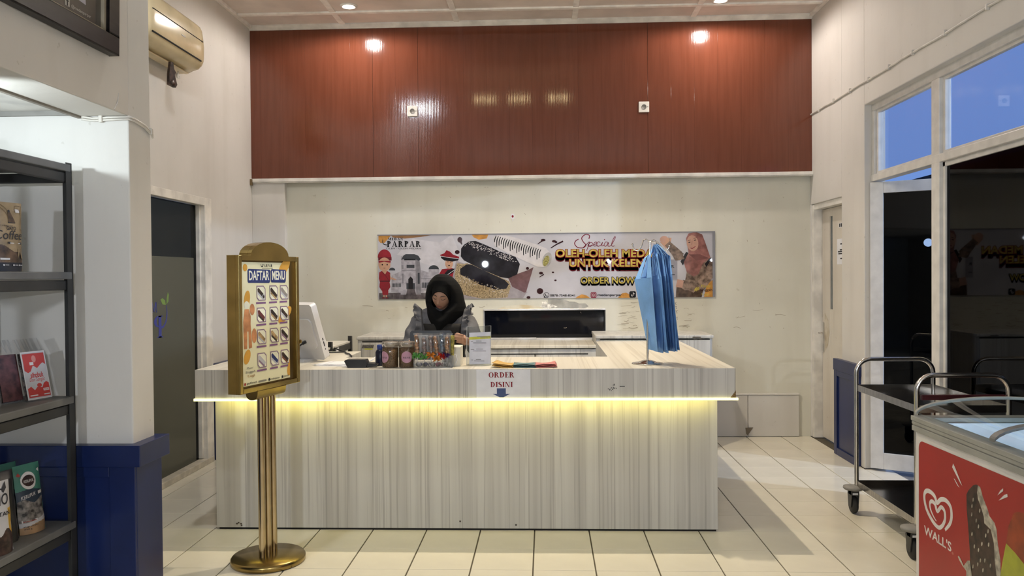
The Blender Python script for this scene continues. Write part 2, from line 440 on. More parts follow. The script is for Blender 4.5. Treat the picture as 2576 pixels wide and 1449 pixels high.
# ------------------------------------------------------------------ shared materials
WALL = plaster('wall_paint', (0.66, 0.635, 0.59), (0.40, 0.37, 0.31))
WALLB = plaster('back_wall_paint', (0.68, 0.665, 0.57), (0.42, 0.38, 0.29), grime=0.6)
WHITE = mat('white_gloss_paint', (0.74, 0.71, 0.65), 0.35, var=0.10, scale=7)
CEILM = mat('ceiling_board', (0.74, 0.655, 0.59), 0.6, var=0.07, scale=3)
BATT = mat('ceiling_batten', (0.90, 0.86, 0.80), 0.5, var=0.06)
PVC = ribbed_plastic('red_pvc_board')
BLUE = mat('blue_paint', (0.007, 0.017, 0.085), 0.30, var=0.10, scale=4)
TILE = mat('cream_tile', (0.77, 0.725, 0.60), 0.13, var=0.04, scale=2.2)
GROUT = mat('dark_grout', (0.10, 0.085, 0.06), 0.8)
LAM = streaky('counter_laminate', (0.61, 0.595, 0.55), (0.32, 0.30, 0.275))
LAMT = streaky('counter_top_laminate', (0.72, 0.68, 0.58), (0.47, 0.42, 0.33), 50.0, 0.30, along='y')
BLACK = mat('black_plastic', (0.012, 0.012, 0.013), 0.4, var=0.2)
DARK = mat('dark_gap', (0.02, 0.018, 0.015), 0.8)
CHROME = mat('chrome', (0.72, 0.70, 0.67), 0.16, 1.0, var=0.05)
STEEL = mat('brushed_steel', (0.42, 0.40, 0.37), 0.17, 1.0, var=0.10, scale=9, stretch=(1, 6, 1))
ALU = mat('aluminium', (0.62, 0.61, 0.60), 0.35, 0.7, var=0.05)
PAPER = mat('white_paper', (0.78, 0.78, 0.80), 0.7, var=0.03)
RACKM = mat('grey_rack_paint', (0.026, 0.026, 0.025), 0.5, var=0.15, scale=6)
SHELFM = mat('grey_shelf_paint', (0.13, 0.13, 0.125), 0.5, var=0.12, scale=6)
SLOT = mat('slot_black', (0.004, 0.004, 0.004), 0.9)
DGLASS = glass('dark_tinted_glass', (0.035, 0.040, 0.050), 0.015, None, 0.02, 0.22)
CGLASS = glass('clear_glass', (0.95, 0.97, 0.99), 0.01, None, 0.02, 0.16)
RUB = mat('black_rubber', (0.02, 0.02, 0.02), 0.6, var=0.2)

# ------------------------------------------------------------------ floor of separate tiles
XL, XR, YB, ZC = -2.755, 2.44, 7.56, 3.86
floor = struct(MB().box(-4.6, 2.62, -3.1, 7.7, -0.12, -0.006).build('floor', GROUT))
S = 0.32; X0 = -1.9953; Y0 = 4.739
_tm = {}
def tile_mesh(w, d):
    k = (round(w, 3), round(d, 3))
    if k not in _tm:
        g = 0.0016; gx = 0.0034; b = 0.0016
        vs = []
        for (i, z) in ((g, -0.006), (g, -b), (g + b, 0.0)):
            j = i + gx - g; vs += [(j, i, z), (w - j, i, z), (w - j, d - i, z), (j, d - i, z)]
        fs = [(0, 1, 5, 4), (1, 2, 6, 5), (2, 3, 7, 6), (3, 0, 4, 7), (4, 5, 9, 8), (5, 6, 10, 9), (6, 7, 11, 10), (7, 4, 8, 11), (8, 9, 10, 11)]
        me = bpy.data.meshes.new('floor_tile'); me.from_pydata(vs, [], fs); me.update(); me.materials.append(TILE); _tm[k] = me
    return _tm[k]
xs = [XL] + [X0 + i * S for i in range(-2, 14) if XL + 0.02 < X0 + i * S < XR - 0.01] + [XR]
ys = [Y0 + j * S for j in range(-7, 9)] + [YB]
for a, b in zip(xs, xs[1:]):
    for c, d in zip(ys, ys[1:]):
        if b <= -1.78 and c < 3.3: continue
        o = bpy.data.objects.new('floor_tile', tile_mesh(b - a, d - c)); COL.objects.link(o); o.parent = floor
        o.location = (a, c, random.uniform(-0.0006, 0.0006)); o.rotation_euler = (random.uniform(-1, 1) * 0.0012, random.uniform(-1, 1) * 0.0012, 0)
# remainder of the floor towards and behind the camera, and of the rooms to the left
bx('floor_tile_field', (-1.74, 2.44, -3.0, Y0 - 7 * S, -0.006, -0.001), TILE, floor)
bx('floor_tile_field', (-4.5, -1.80, -3.0, 3.39, -0.006, -0.001), TILE, floor)
bx('floor_tile_field', (2.44, 2.62, 4.2, 6.28, -0.006, -0.001), TILE, floor)
# ------------------------------------------------------------------ ceiling: boards and cover battens
ceil = struct(MB().box(-4.6, 2.62, -3.1, 7.7, 3.874, 3.99).build('ceiling', CEILM))
cx = [XL, -1.866, -0.80, 0.284, 1.362, XR]; cy = [YB, 7.14, 6.06, 4.98, 3.90, 2.82, 1.74, 0.66, -0.42, -1.5, -3.0]
for a, b in zip(cx, cx[1:]):
    for d, c in zip(cy, cy[1:]):
        bx('ceiling_panel', (a + 0.002, b - 0.002, c + 0.002, d - 0.002, 3.862 + random.uniform(-.001, .002), 3.874), CEILM, ceil)
for a in cx[1:-1]: bx('ceiling_batten', (a - 0.026, a + 0.026, -3.0, YB, 3.850, 3.864), BATT, ceil, 0.003)
for c in cy[1:-1]: bx('ceiling_batten', (XL, XR, c - 0.024, c + 0.024, 3.846, 3.864), BATT, ceil, 0.003)
for a in (XL + 0.016, XR - 0.016): bx('ceiling_batten', (a - 0.016, a + 0.016, -3.0, YB, 3.835, 3.864), BATT, ceil, 0.003)
# ------------------------------------------------------------------ back wall
wb = struct(MB().box(-2.9, -0.580, YB, 7.72, 0, 3.95).box(0.552, 2.62, YB, 7.72, 0, 3.95).box(-0.580, 0.552, YB, 7.72, 0, 0.90)
            .box(-0.580, 0.552, YB, 7.72, 1.19, 3.95).build('wall_back', WALLB))
bx('pilaster', (XL, -2.44, 7.50, YB + .01, 0, 2.43), WALL, wb, 0.004)
bx('backing_board', (XL, XR, 7.512, YB + .01, 2.43, 3.83), DARK, wb)
px = -1.598 - 6 * 0.2125
while px < XR:
    a = max(XL + 0.001, px); b = min(XR - 0.001, px + 0.2125)
    if b - a > 0.01:
        ga = 0.0011 if any(abs(a - q) < .11 for q in (-1.598, -1.178, 0.95)) else 0.00025; gb = 0.0011 if any(abs(b - q) < .11 for q in (-1.598, -1.178, 0.95)) else 0.00025
        MB().box(a + ga, b - gb, 7.498, 7.514, 2.435, 3.825).build('wall_plank', PVC, wb, 0.0005, seg=1)
    px += 0.2125
t1 = struct(MB().prism([(0, 0), (-0.050, 0), (-0.050, -0.012), (-0.036, -0.022), (-0.012, -0.040), (0, -0.040)], lambda a, b, c: (c, 7.50 + a, 3.862 + b), XL, XR).build('trim_1', WHITE))
t2 = struct(MB().box(XL + .002, XR, 7.462, 7.512, 2.402, 2.434).box(XL + .002, XR, 7.470, 7.5, 2.394, 2.402).build('trim_2', WHITE, None, 0.003))
bx('corner_bracket', (XL + .002, XL + .022, 7.450, 7.474, 2.372, 2.43), mat('old_brass', (0.20, 0.14, 0.07), 0.5, 0.5), t2)
# boarding at the foot of the back wall on the right
tr3 = struct(MB().box(1.02, 2.33, 7.538, YB + .005, 0.0, 0.398).build('trim_3', WALL))
bx('dado_board', (1.03, 1.855, 7.526, 7.54, 0.004, 0.385), WALL, tr3, 0.003)
bx('dado_board', (1.862, 2.325, 7.526, 7.54, 0.004, 0.385), WALL, tr3, 0.003)
bx('dado_ledge', (1.02, 2.33, 7.520, 7.556, 0.386, 0.402), WALL, tr3, 0.002)
MB().prism([(1.835, .085), (1.905, .088), (1.855, .015), (1.842, .03)], lambda a, b, c: (a, c, b), 7.521, 7.527).build('torn_edge', mat('bare_board', (0.22, 0.18, 0.13), 0.8), tr3)
# bare and stained plaster above the dark hatch
fl = Flat(lambda a, b, c=0: Vector((a, YB - c, b)), 0.0008)
fl.poly([(0.02, 1.285), (0.08, 1.292), (0.16, 1.285), (0.22, 1.262), (0.27, 1.26), (0.31, 1.243), (0.37, 1.243), (0.40, 1.215), (0.36, 1.197), (0.16, 1.197), (0.06, 1.205), (0.02, 1.24)], mat('bare_plaster', (0.43, 0.42, 0.38), 0.8, var=0.12, scale=14))
fl.poly([(-0.04, 1.262), (0.0, 1.266), (0.02, 1.24), (0.06, 1.235), (0.11, 1.215), (0.07, 1.20), (0.03, 1.192), (0.0, 1.20), (-0.05, 1.215), (-0.03, 1.24)], mat('flaked_plaster', (0.78, 0.75, 0.68), 0.8, var=0.25, scale=40))
fl.build('plaster_patch', wb)
fl = Flat(lambda a, b, c=0: Vector((a, YB - c, b)), 0.0007)
sm = mat('damp_stain', (0.60, 0.50, 0.32), 0.7, var=0.0, scale=7, col2=(0.69, 0.65, 0.53), ramp=(0.4, 0.6))
fl.poly([(-0.46, 1.196), (-0.38, 1.222), (-0.25, 1.236), (-0.12, 1.226), (-0.05, 1.214), (-0.02, 1.196)], sm)
for k in range(54):
    x = random.uniform(0.60, 1.32) if k % 4 else random.uniform(-2.3, 2.2); z = random.uniform(1.00, 1.25); w = random.uniform(0.02, 0.10)
    fl.stroke([(x, z), (x + w * .5, z + random.uniform(-.008, .008)), (x + w, z + random.uniform(-.01, .012))], random.uniform(.0015, .004), mat('scuff', (0.34, 0.29, 0.21), 0.8), sub=2)
for k in range(46):
    x = random.uniform(-2.4, 2.3); z = random.uniform(1.0, 2.3); w = random.uniform(0.004, 0.02)
    fl.l = 0
    fl.stroke([(x, z), (x + w * random.uniform(-1, 1), z - w)], random.uniform(.002, .004), mat('scuff', (0.34, 0.29, 0.21), 0.8), sub=1)
fl.build('wall_stain', wb)
# dark sliding hatch in the back wall
w2 = struct(MB().box(-0.58, 0.552, 7.600, 7.612, 0.90, 1.19).build('window_2', mat('hatch_glass', (0.003, 0.004, 0.008), 0.06, var=0.1, spec=0.45)))
bx('window_frame', (-0.585, 0.555, 7.545, 7.61, 1.180, 1.196), ALU, w2, 0.002)
bx('window_frame', (-0.588, -0.576, 7.555, 7.61, 0.90, 1.18), ALU, w2, 0.002)
bx('window_frame', (0.545, 0.556, 7.555, 7.61, 0.90, 1.18), BLACK, w2, 0.002)
bx('sash_rail', (-0.576, -0.09, 7.560, 7.60, 0.905, 0.925), ALU, w2, 0.002)
bx('sash_rail', (-0.09, 0.47, 7.548, 7.60, 0.900, 0.922), ALU, w2, 0.002)
bx('hatch_back', (-0.62, 0.6, 7.72, 7.73, 0.85, 1.25), BLACK, w2)
# ------------------------------------------------------------------ left wall of the serving area with the glazed door
wlft = struct(MB().box(-2.90, XL, 3.59, 4.60, 0, 3.95).box(-2.90, XL, 6.50, 7.60, 0, 3.95).box(-2.90, XL, 4.60, 6.50, 2.13, 3.95)
              .build('wall_left', WALL))
d1 = struct(MB().box(-2.86, -2.742, 6.415, 6.545, 0.0, 2.155).box(-2.86, -2.742, 4.60, 6.415, 2.092, 2.155).build('door_1', WHITE, None, 0.004))
bx('door_stop', (-2.83, -2.775, 6.385, 6.417, 0.05, 2.092), WHITE, d1, 0.003)
bx('threshold', (-2.90, -2.735, 4.60, 6.52, 0.0, 0.045), mat('sill_tile', (0.60, 0.55, 0.45), 0.3, var=0.1), d1, 0.004)
pane = bx('door_glass', (-2.812, -2.806, 4.60, 6.386, 0.045, 2.09), glass('smoked_door_glass', (0.16, 0.17, 0.15), 0.02, None, 0.02, 0.3), d1)
film = bx('frosted_film', (-2.8065, -2.8050, 4.60, 6.335, 0.045, 1.668), glass('frosted_film', (0.40, 0.42, 0.37), 0.04, ((0.15, 0.152, 0.12), 0.6), 0.02, 0.2), d1)
f2 = Flat(plane_fn((-2.8045, 0, 0), (0, 1, 0), (0, 0, 1), (1, 0, 0)), 0.0006)
LB = mat('logo_blue', (0.04, 0.05, 0.27), 0.5); LG = mat('logo_green', (0.16, 0.27, 0.06), 0.5)
f2.serif('P', 5.80, 5.66, 1.075, 1.235, LB, 0.22).serif('A', 5.64, 5.48, 1.075, 1.235, LB, 0.22)
f2.serif('M', 5.72, 5.62, 1.262, 1.335, LB, 0.2).serif('E', 5.60, 5.54, 1.262, 1.335, LB, 0.2)
f2.stroke([(5.74, 1.16), (5.80, 1.15), (5.85, 1.19), (5.868, 1.25), (5.858, 1.31)], [.016, .018, .016, .012, .005], LB)
f2.poly([(5.852, 1.31), (5.80, 1.315), (5.768, 1.352), (5.80, 1.362), (5.84, 1.345)], LG).poly([(5.858, 1.31), (5.865, 1.36), (5.885, 1.405), (5.90, 1.385), (5.893, 1.335)], LG)
f2.build('lettering', d1)
# blue wainscot on that wall behind the counter
tw = struct(MB().box(XL, -2.728, 6.56, 7.49, 0, 0.70).box(XL, -2.705, 6.56, 7.49, 0.70, 0.80).build('trim_4', BLUE, None, 0.003))
# ------------------------------------------------------------------ partition stub, beam over the opening, side room
PX = -1.78
wp = struct(MB().box(-4.60, PX, 3.40, 3.59, 0, 3.95).build('wall_partition', plaster('partition_paint', (0.66, 0.645, 0.61), (0.42, 0.40, 0.35)), None, 0.006))
beam = struct(MB().box(-1.985, PX, -3.0, 3.402, 2.20, 3.95).build('beam', WALL, None, 0.005))
bx('edge_strip', (-2.004, -1.984, -3.0, 3.40, 2.192, 2.212), mat('edge_strip_brown', (0.27, 0.24, 0.20), 0.7), beam, 0.002)
MB().tube([(PX + .001, 3.32, 2.28), (PX + .002, 3.31, 2.24), (PX + .001, 3.285, 2.205)], [.001, .002, .0015], 6).build('plaster_crack', WALL, beam)
tb = struct(MB().box(-4.55, -1.755, 3.376, 3.602, 0, 0.70).box(-4.55, -1.728, 3.352, 3.625, 0.70, 0.792).build('trim_5', BLUE, None, 0.003))
bx('stile', (-1.87, -1.757, 3.364, 3.377, 0.0, 0.70), BLUE, tb, 0.003)
bx('rail', (-4.5, -1.87, 3.364, 3.377, 0.655, 0.70), BLUE, tb, 0.003)
for a in (-2.42, -3.1): bx('stile', (a - 0.06, a + 0.06, 3.364, 3.377, 0.0, 0.655), BLUE, tb, 0.003)
struct(bx('wall_side_left', (-4.62, -4.50, -3.0, 3.4, 0, 2.4), plaster('side_room_paint', (0.50, 0.56, 0.60), (0.36, 0.40, 0.43))))
sc_ = struct(bx('ceiling_side_room', (-4.6, -1.98, -3.0, 3.41, 2.225, 2.30), WHITE))
bx('ceiling_edge_strip', (-4.5, -1.99, 3.385, 3.402, 2.205, 2.225), mat('shadow_gap_trim', (0.25, 0.24, 0.22), 0.6), sc_)
struct(bx('wall_far_left', (-5.0, -4.9, 3.5, 7.7, 0, 3.95), WALL))
# ------------------------------------------------------------------ wall behind the camera
struct(bx('wall_front', (-4.6, 2.62, -3.15, -3.0, 0, 3.95), plaster('front_wall_paint', (0.55, 0.53, 0.48), (0.4, 0.37, 0.32))))
# ------------------------------------------------------------------ right wall: door recess, pier, glazing
wr = struct(MB().box(XR, 2.60, 6.29, 6.765, 0, 3.95).box(XR, 2.60, 6.765, 7.60, 2.135, 3.95).box(XR, 2.60, 7.535, 7.60, 0, 2.14)
            .box(XR, 2.60, -3.0, 6.29, 2.785, 3.95).box(XR, 2.60, -3.0, 1.40, 0, 2.79).build('wall_right', WALL, None, 0.006))
d2 = struct(MB().box(2.448, 2.60, 7.488, 7.538, 0.0, 2.13).box(2.455, 2.60, 6.765, 7.49, 2.085, 2.135).build('door_2', WHITE, None, 0.003))
leafm = plaster('door_paint', (0.66, 0.61, 0.53), (0.30, 0.24, 0.16), 0.4, 0.7)
lf = MB().box(2.525, 2.56, 6.79, 7.222, 0.012, 2.082).box(2.525, 2.56, 7.290, 7.482, 0.012, 2.082).box(2.525, 2.56, 7.222, 7.290, 0.012, 1.185).box(2.525, 2.56, 7.222, 7.290, 2.01, 2.082)
lf = lf.build('door_leaf', leafm, d2, 0.002)
bx('vision_panel', (2.538, 2.546, 7.222, 7.290, 1.185, 2.01), mat('dim_glass', (0.10, 0.13, 0.14), 0.12, var=0.1), lf)
hd = MB().box(2.515, 2.525, 7.435, 7.470, 0.79, 1.06)
hd.tube([(2.52, 7.452, 0.965), (2.485, 7.452, 0.965), (2.478, 7.440, 0.965), (2.478, 7.36, 0.962)], 0.008, 8).build('door_handle', CHROME, lf, 0.002)
fl = Flat(plane_fn((2.5245, 0, 0), (0, -1, 0), (0, 0, 1), (-1, 0, 0)), 0.0008)
INK = mat('black_ink', (0.02, 0.02, 0.025), 0.6)
fl.rect(-7.105, -6.85, 1.58, 1.80, PAPER).rect(-7.065, -6.87, 1.895, 1.935, PAPER)
fl.rect(-7.055, -7.03, 1.90, 1.93, INK).rect(-7.02, -6.98, 1.90, 1.93, INK).rect(-6.97, -6.91, 1.90, 1.93, INK)
for z, a, b in ((1.755, -7.03, -6.95), (1.705, -7.04, -6.93), (1.69, -7.085, -6.90), (1.672, -7.075, -6.91), (1.63, -7.03, -6.95)): fl.rect(a, b, z - .006, z + .006, INK)
fl.build('notice', lf)
fl = Flat(plane_fn((2.5245, 0, 0), (0, -1, 0), (0, 0, 1), (-1, 0, 0)), 0.0006)
grm = mat('hand_grime', (0.40, 0.33, 0.22), 0.6, var=0, col2=(0.62, 0.56, 0.46), scale=9, ramp=(0.38, 0.6))
fl.poly([(-7.415, .80), (-7.34, .86), (-7.30, .98), (-7.33, 1.09), (-7.42, 1.15), (-7.43, 1.0)], grm)
fl.build('grime_mark', lf)
tr6 = struct(MB().box(2.412, XR, 6.36, 6.845, 0.0, 0.70).box(2.398, XR, 6.352, 6.855, 0.70, 0.795).build('trim_6', BLUE, None, 0.003))
for a, b in ((6.362, 6.41), (6.78, 6.843)): bx('stile', (2.400, 2.413, a, b, 0.0, 0.70), BLUE, tr6, 0.003)
bx('rail', (2.400, 2.413, 6.41, 6.78, 0.0, 0.06), BLUE, tr6, 0.003); bx('rail', (2.400, 2.413, 6.41, 6.78, 0.655, 0.70), BLUE, tr6, 0.003)
# glazing: frame, two top lights, fixed dark panes
FW = mat('frame_white', (0.66, 0.64, 0.60), 0.35, var=0.05)
w1 = struct(MB().box(2.495, 2.565, 1.40, 6.29, 2.735, 2.79).box(2.490, 2.57, 1.40, 6.29, 2.200, 2.252).build('window_1', FW, None, 0.004))
bx('window_frame', (2.495, 2.565, 6.245, 6.29, 2.252, 2.735), FW, w1, 0.003)
for y in (5.225, 3.3, 1.42):
    bx('window_mullion', (2.492, 2.568, y, y + 0.105, 0.0, 2.735), FW, w1, 0.004)
for a, b in ((5.33, 6.245), (3.405, 5.225), (1.525, 3.3)):
    fr = MB().box(2.515, 2.545, a, b, 2.715, 2.737).box(2.515, 2.545, a, b, 2.25, 2.272).box(2.515, 2.545, a, a + .022, 2.27, 2.72).box(2.515, 2.545, b - .03, b, 2.27, 2.72).build('glazing_bead', FW, w1, 0.002)
    bx('glass_pane', (2.527, 2.532, a + .02, b - .02, 2.26, 2.73), CGLASS, w1)
for a, b in ((3.405, 5.225), (1.525, 3.3)):
    MB().box(2.51, 2.55, a, b, 0.0, 0.10).box(2.515, 2.545, a, a + .03, 0.1, 2.2).box(2.515, 2.545, b - .03, b, 0.1, 2.2).box(2.515, 2.545, a, b, 2.17, 2.2).build('glazing_bead', FW, w1, 0.002)
    bx('glass_pane', (2.527, 2.533, a + .02, b - .02, 0.08, 2.19), DGLASS, w1)
# the glazed door leaf standing open outwards, hinged at the pier
d3 = bpy.data.objects.new('door_3', None); COL.objects.link(d3); d3['kind'] = 'structure'; d3.location = (2.475, 6.262, 0.0); d3.rotation_euler = (0, 0, math.atan2(-0.515, 0.857))
ORG['door_3'] = Vector(d3.location)
DW = 0.88
MB().box(0, 0.092, -0.02, 0.02, 0.018, 2.19).build('door_stile', FW, d3, 0.003, world=False)
MB().box(DW - 0.092, DW, -0.02, 0.02, 0.018, 2.19).build('door_stile', FW, d3, 0.003, world=False)
MB().box(0.092, DW - 0.092, -0.02, 0.02, 2.105, 2.19).build('door_rail', FW, d3, 0.003, world=False)
MB().box(0.092, DW - 0.092, -0.02, 0.02, 0.018, 0.14).build('door_rail', FW, d3, 0.003, world=False)
MB().box(0.09, DW - 0.09, -0.003, 0.003, 0.13, 2.11).build('door_glass', DGLASS, d3, world=False)
# ------------------------------------------------------------------ outside
struct(bx('ground', (2.62, 30.0, -12.0, 30.0, -0.12, -0.02), mat('forecourt_paving', (0.16, 0.16, 0.165), 0.7, var=0.15, scale=2)))
g2 = struct(bx('wall_forecourt', (2.60, 2.62, 7.6, 12, 0, 3.9), WALL))
nb = thing('neighbour_building', 'dark low building across the forecourt beyond the right glazing', 'building', (11.5, 9.5, -0.02))
bx('wall', (9.5, 13.5, -4.0, 24.0, -0.02, 3.75), mat('dark_facade', (0.018, 0.018, 0.022), 0.8, var=0.2, scale=2), nb)
bx('roof', (9.2, 13.8, -4.2, 24.2, 3.75, 3.85), mat('dark_roof', (0.012, 0.012, 0.016), 0.9, var=0.2), nb)

# ================================================================== OBJECTS
ZT = 0.965
# ------------------------------------------------------------------ service counter
cn = thing('service_counter', 'long U-shaped service counter in streaky grey laminate with glowing strip', 'counter', (-0.49, 4.73, 0))
MB().box(-1.978, 0.994, 4.737, 4.765, 0.012, 0.80).box(0.964, 0.994, 4.765, 6.60, 0.012, 0.80).box(-1.978, -1.948, 4.765, 5.80, 0.012, 0.80).build('front_panel', LAM, cn, 0.002)
bx('plinth', (-1.965, 0.985, 4.745, 4.80, 0.0, 0.014), DARK, cn)
MB().box(-1.948, 0.964, 5.28, 5.30, 0.05, 0.79).box(0.49, 0.51, 5.30, 6.60, 0.05, 0.79).box(-1.45, -1.43, 5.30, 5.78, 0.05, 0.79).build('inner_panel', LAM, cn)
top = [(-2.062, 4.65), (1.080, 4.65), (1.080, 6.60), (0.405, 6.60), (0.405, 5.352), (-1.340, 5.352), (-1.340, 5.80), (-2.062, 5.80)]
MB().prism(top, lambda a, b, c: (a, b, c), 0.797, ZT, 0, 1).build('counter_top', [LAMT, LAM], cn, 0.004)
LEDM = emis('led_strip_glow', (1.0, 0.90, 0.36), 2.4)
MB().box(-2.066, 1.092, 4.640, 4.652, 0.783, 0.797).build('led_strip', LEDM, cn)
MB().prism([(1.0805, .797), (1.0805, .838), (1.050, .797)], lambda a, b, c: (a, c, b), 4.6488, 4.655).build('chipped_corner', mat('chipboard', (0.20, 0.13, 0.06), 0.9, var=0.3, scale=120), cn)
fl = Flat(plane_fn((0, 4.649, 0), (1, 0, 0), (0, 0, 1), (0, -1, 0)), 0.0006)
for k in range(14):
    x = 0.35 + random.random() * 0.05; z = 0.835 + random.random() * 0.04
    fl.rect(x, x + .004, z, z + .006, INK)
fl.rect(0.80 - .38, 0.83 - .38, .862, .866, INK); fl.build('scuff_mark', cn)['kind'] = 'stuff'
fl = Flat(plane_fn((0, 4.7365, 0), (1, 0, 0), (0, 0, 1), (0, -1, 0)), 0.0006)
for x, z in ((-1.86, .03), (-1.85, .036), (-1.835, .03), (-1.832, .02), (-0.19, .03), (-0.52, .05)): fl.rect(x, x + .010, z, z + .009, mat('scuff_brown', (0.10, 0.08, 0.06), 0.8))
fl.build('scuff_mark', cn)['kind'] = 'stuff'
# light of the strip under the overhang
sl = bpy.data.lights.new('strip_light', 'AREA'); sl.shape = 'RECTANGLE'; sl.size = 2.9; sl.size_y = 0.012; sl.energy = 2.7; sl.color = (1.0, 0.86, 0.17)
so = bpy.data.objects.new('strip_light', sl); COL.objects.link(so); so.location = (-0.49, 4.668, 0.792); so.rotation_euler = (math.radians(28), 0, 0)

# order-here notice taped on the fascia
nt_ = bx('paper_notice', (-0.404, -0.091, 4.6468, 4.6488, 0.797, 0.962), PAPER)
tag(nt_, 'white paper notice with red lettering and blue down arrow taped on the counter front', 'notice')
f = Flat(plane_fn((-0.404, 4.6466, 0.800), (1, 0, 0), (0, 0, 1), (0, -1, 0)), 0.0004)
RINK = mat('dark_red_ink', (0.26, 0.012, 0.02), 0.6); BINK = mat('slate_blue_ink', (0.055, 0.085, 0.20), 0.6)
f.serif('ORDER', 0.071, 0.219, 0.116, 0.147, RINK, 0.225, 0.06); f.build('lettering', nt_); f = Flat(plane_fn((-0.404, 4.6466, 0.800), (1, 0, 0), (0, 0, 1), (0, -1, 0)), 0.0004); f.serif('DISINI', 0.081, 0.211, 0.061, 0.091, RINK, 0.235, 0.08)
f.build('lettering', nt_)
f = Flat(plane_fn((-0.404, 4.6466, 0.800), (1, 0, 0), (0, 0, 1), (0, -1, 0)), 0.0004)
f.poly([(0.118, 0.054), (0.170, 0.054), (0.170, 0.022), (0.195, 0.022), (0.156, 0.002), (0.134, 0.002), (0.094, 0.022), (0.118, 0.022)], BINK)
f.build('arrow', nt_)

# ------------------------------------------------------------------ back cabinets and desk
def door_front(x0, x1, y, z0, z1, par):
    bx('cabinet_door', (x0, x1, y - 0.018, y, z0, z1), LAM, par, 0.002)
cb = thing('low_cabinet', 'grey laminate low cabinet against the back wall, left of the dark hatch', 'cabinet', (-1.08, 7.13, 0), 0, 'cabinets along the back wall')
bx('body', (-1.640, -0.60, 6.97, 7.555, 0.0, 0.96), LAM, cb, 0.003)
bx('cabinet_top', (-1.648, -0.592, 6.95, 7.556, 0.960, 0.985), LAM, cb, 0.004)
bx('shadow_gap', (-1.60, -0.63, 6.963, 6.972, 0.936, 0.946), DARK, cb)
door_front(-1.60, -1.12, 6.97, 0.08, 0.934, cb); door_front(-1.114, -0.63, 6.97, 0.08, 0.934, cb)
f = Flat(plane_fn((-.055, 6.9515, -.008), (1, 0, 0), (0, 0, 1), (0, -1, 0)), 0.0008)
GY = mat('sticker_yellow', (0.55, 0.55, 0.06), 0.5)
f.poly([(-1.548, .894), (-1.445, .894), (-1.437, .924), (-1.538, .924)], mat('sticker_grey', (0.16, 0.15, 0.14), 0.5))
f.text('MEDAN', -1.538, -1.446, .898, .920, mat('sticker_dark', (0.04, 0.04, 0.04), 0.5), 0.0, 0.25)
f.rect(-1.522, -1.450, .882, .892, GY); f.build('sticker', cb)
cb2 = thing('low_cabinet', 'grey laminate low cabinet against the back wall, behind the blue bags', 'cabinet', (0.88, 7.1, 0), 0, 'cabinets along the back wall')
bx('body', (0.432, 1.422, 6.97, 7.555, 0.0, 0.96), LAM, cb2, 0.003)
bx('cabinet_top', (0.425, 1.430, 6.95, 7.556, 0.960, 0.985), LAM, cb2, 0.004)
bx('shadow_gap', (0.465, 1.40, 6.963, 6.972, 0.944, 0.953), DARK, cb2)
door_front(0.465, 0.93, 6.97, 0.08, 0.943, cb2); door_front(0.936, 1.40, 6.97, 0.08, 0.943, cb2)
f = Flat(plane_fn((.06, 6.9495, -.008), (1, 0, 0), (0, 0, 1), (0, -1, 0)), 0.0008)
for x, z, w in ((1.19, .972, .07), (1.20, .956, .03), (1.25, .958, .025)): f.rect(x, x + w, z, z + .008, mat('scuff_brown', (0.10, 0.08, 0.06), 0.8))
f.build('chipped_edge', cb2)
dk = thing('back_desk', 'laminate desk with drawer fronts under the dark hatch', 'desk', (-0.09, 7.1, 0))
bx('desk_top', (-0.588, 0.428, 6.93, 7.555, 0.880, 0.905), LAMT, dk, 0.004)
bx('apron', (-0.588, 0.428, 6.950, 6.97, 0.80, 0.872), LAM, dk)
bx('shadow_gap', (-0.50, 0.36, 6.947, 6.952, 0.826, 0.834), DARK, dk)
bx('carcass', (-0.585, 0.41, 6.97, 7.55, 0.0, 0.80), LAM, dk)
for a, b in ((-0.585, -0.10), (-0.092, 0.36)): bx('drawer', (a + .01, b, 6.942, 6.962, 0.30, 0.822), LAM, dk, 0.002)
bx('shadow_gap', (-0.1005, -0.0915, 6.947, 6.953, 0.3, 0.826), DARK, dk)

# ------------------------------------------------------------------ sign stand
BRASS = mat('aged_brass', (0.36, 0.26, 0.095), 0.24, 1.0, var=0.14, scale=5)
BRASSD = mat('brass_tube', (0.50, 0.40, 0.25), 0.17, 1.0, var=0.05)
sg = thing('menu_stand', 'brass menu stand with arched top on round base in front of counter', 'sign', (-1.480, 4.205, 0), math.atan2(0.961, 0.276))
MB().lathe([(0, 0), (0.186, 0), (0.192, 0.006), (0.192, 0.026), (0.184, 0.036), (0.05, 0.040), (0, 0.040)], n=56).build('base_plate', BRASS, sg, world=False)
for x in (-0.050, 0.0, 0.050):
    MB().tube([(x, 0, 0.038), (x, 0, 0.905)], 0.0185, 20).build('pole_tube', BRASSD, sg, world=False)
MB().prism([(-0.035 * math.cos(t), 0.90 - 0.028 * math.sin(t)) for t in [PI * k / 10 for k in range(11)]] + [(0.038, 0.925), (-0.038, 0.925)], lambda a, b, c: (c, a, b), -0.125, 0.125).build('bracket', BRASS, sg, 0.006, world=False)
W_, T_, B0, B1 = 0.2635, 0.036, 0.920, 1.617
fr = MB()
arch = [(-W_, B0), (W_, B0), (W_, B1)] + [(0.165 * math.cos(t), B1 + 0.072 * math.sin(t)) for t in [PI * k / 16 for k in range(17)]] + [(-W_, B1)]
fr.prism(arch, lambda a, b, c: (a, c, b), -T_ + 0.022, T_)
bw = 0.026
fr.box(-W_, -W_ + bw, -T_, -T_ + 0.024, B0, B1).box(W_ - bw, W_, -T_, -T_ + 0.024, B0, B1).box(-W_ + bw, W_ - bw, -T_, -T_ + 0.024, B0, B0 + bw)
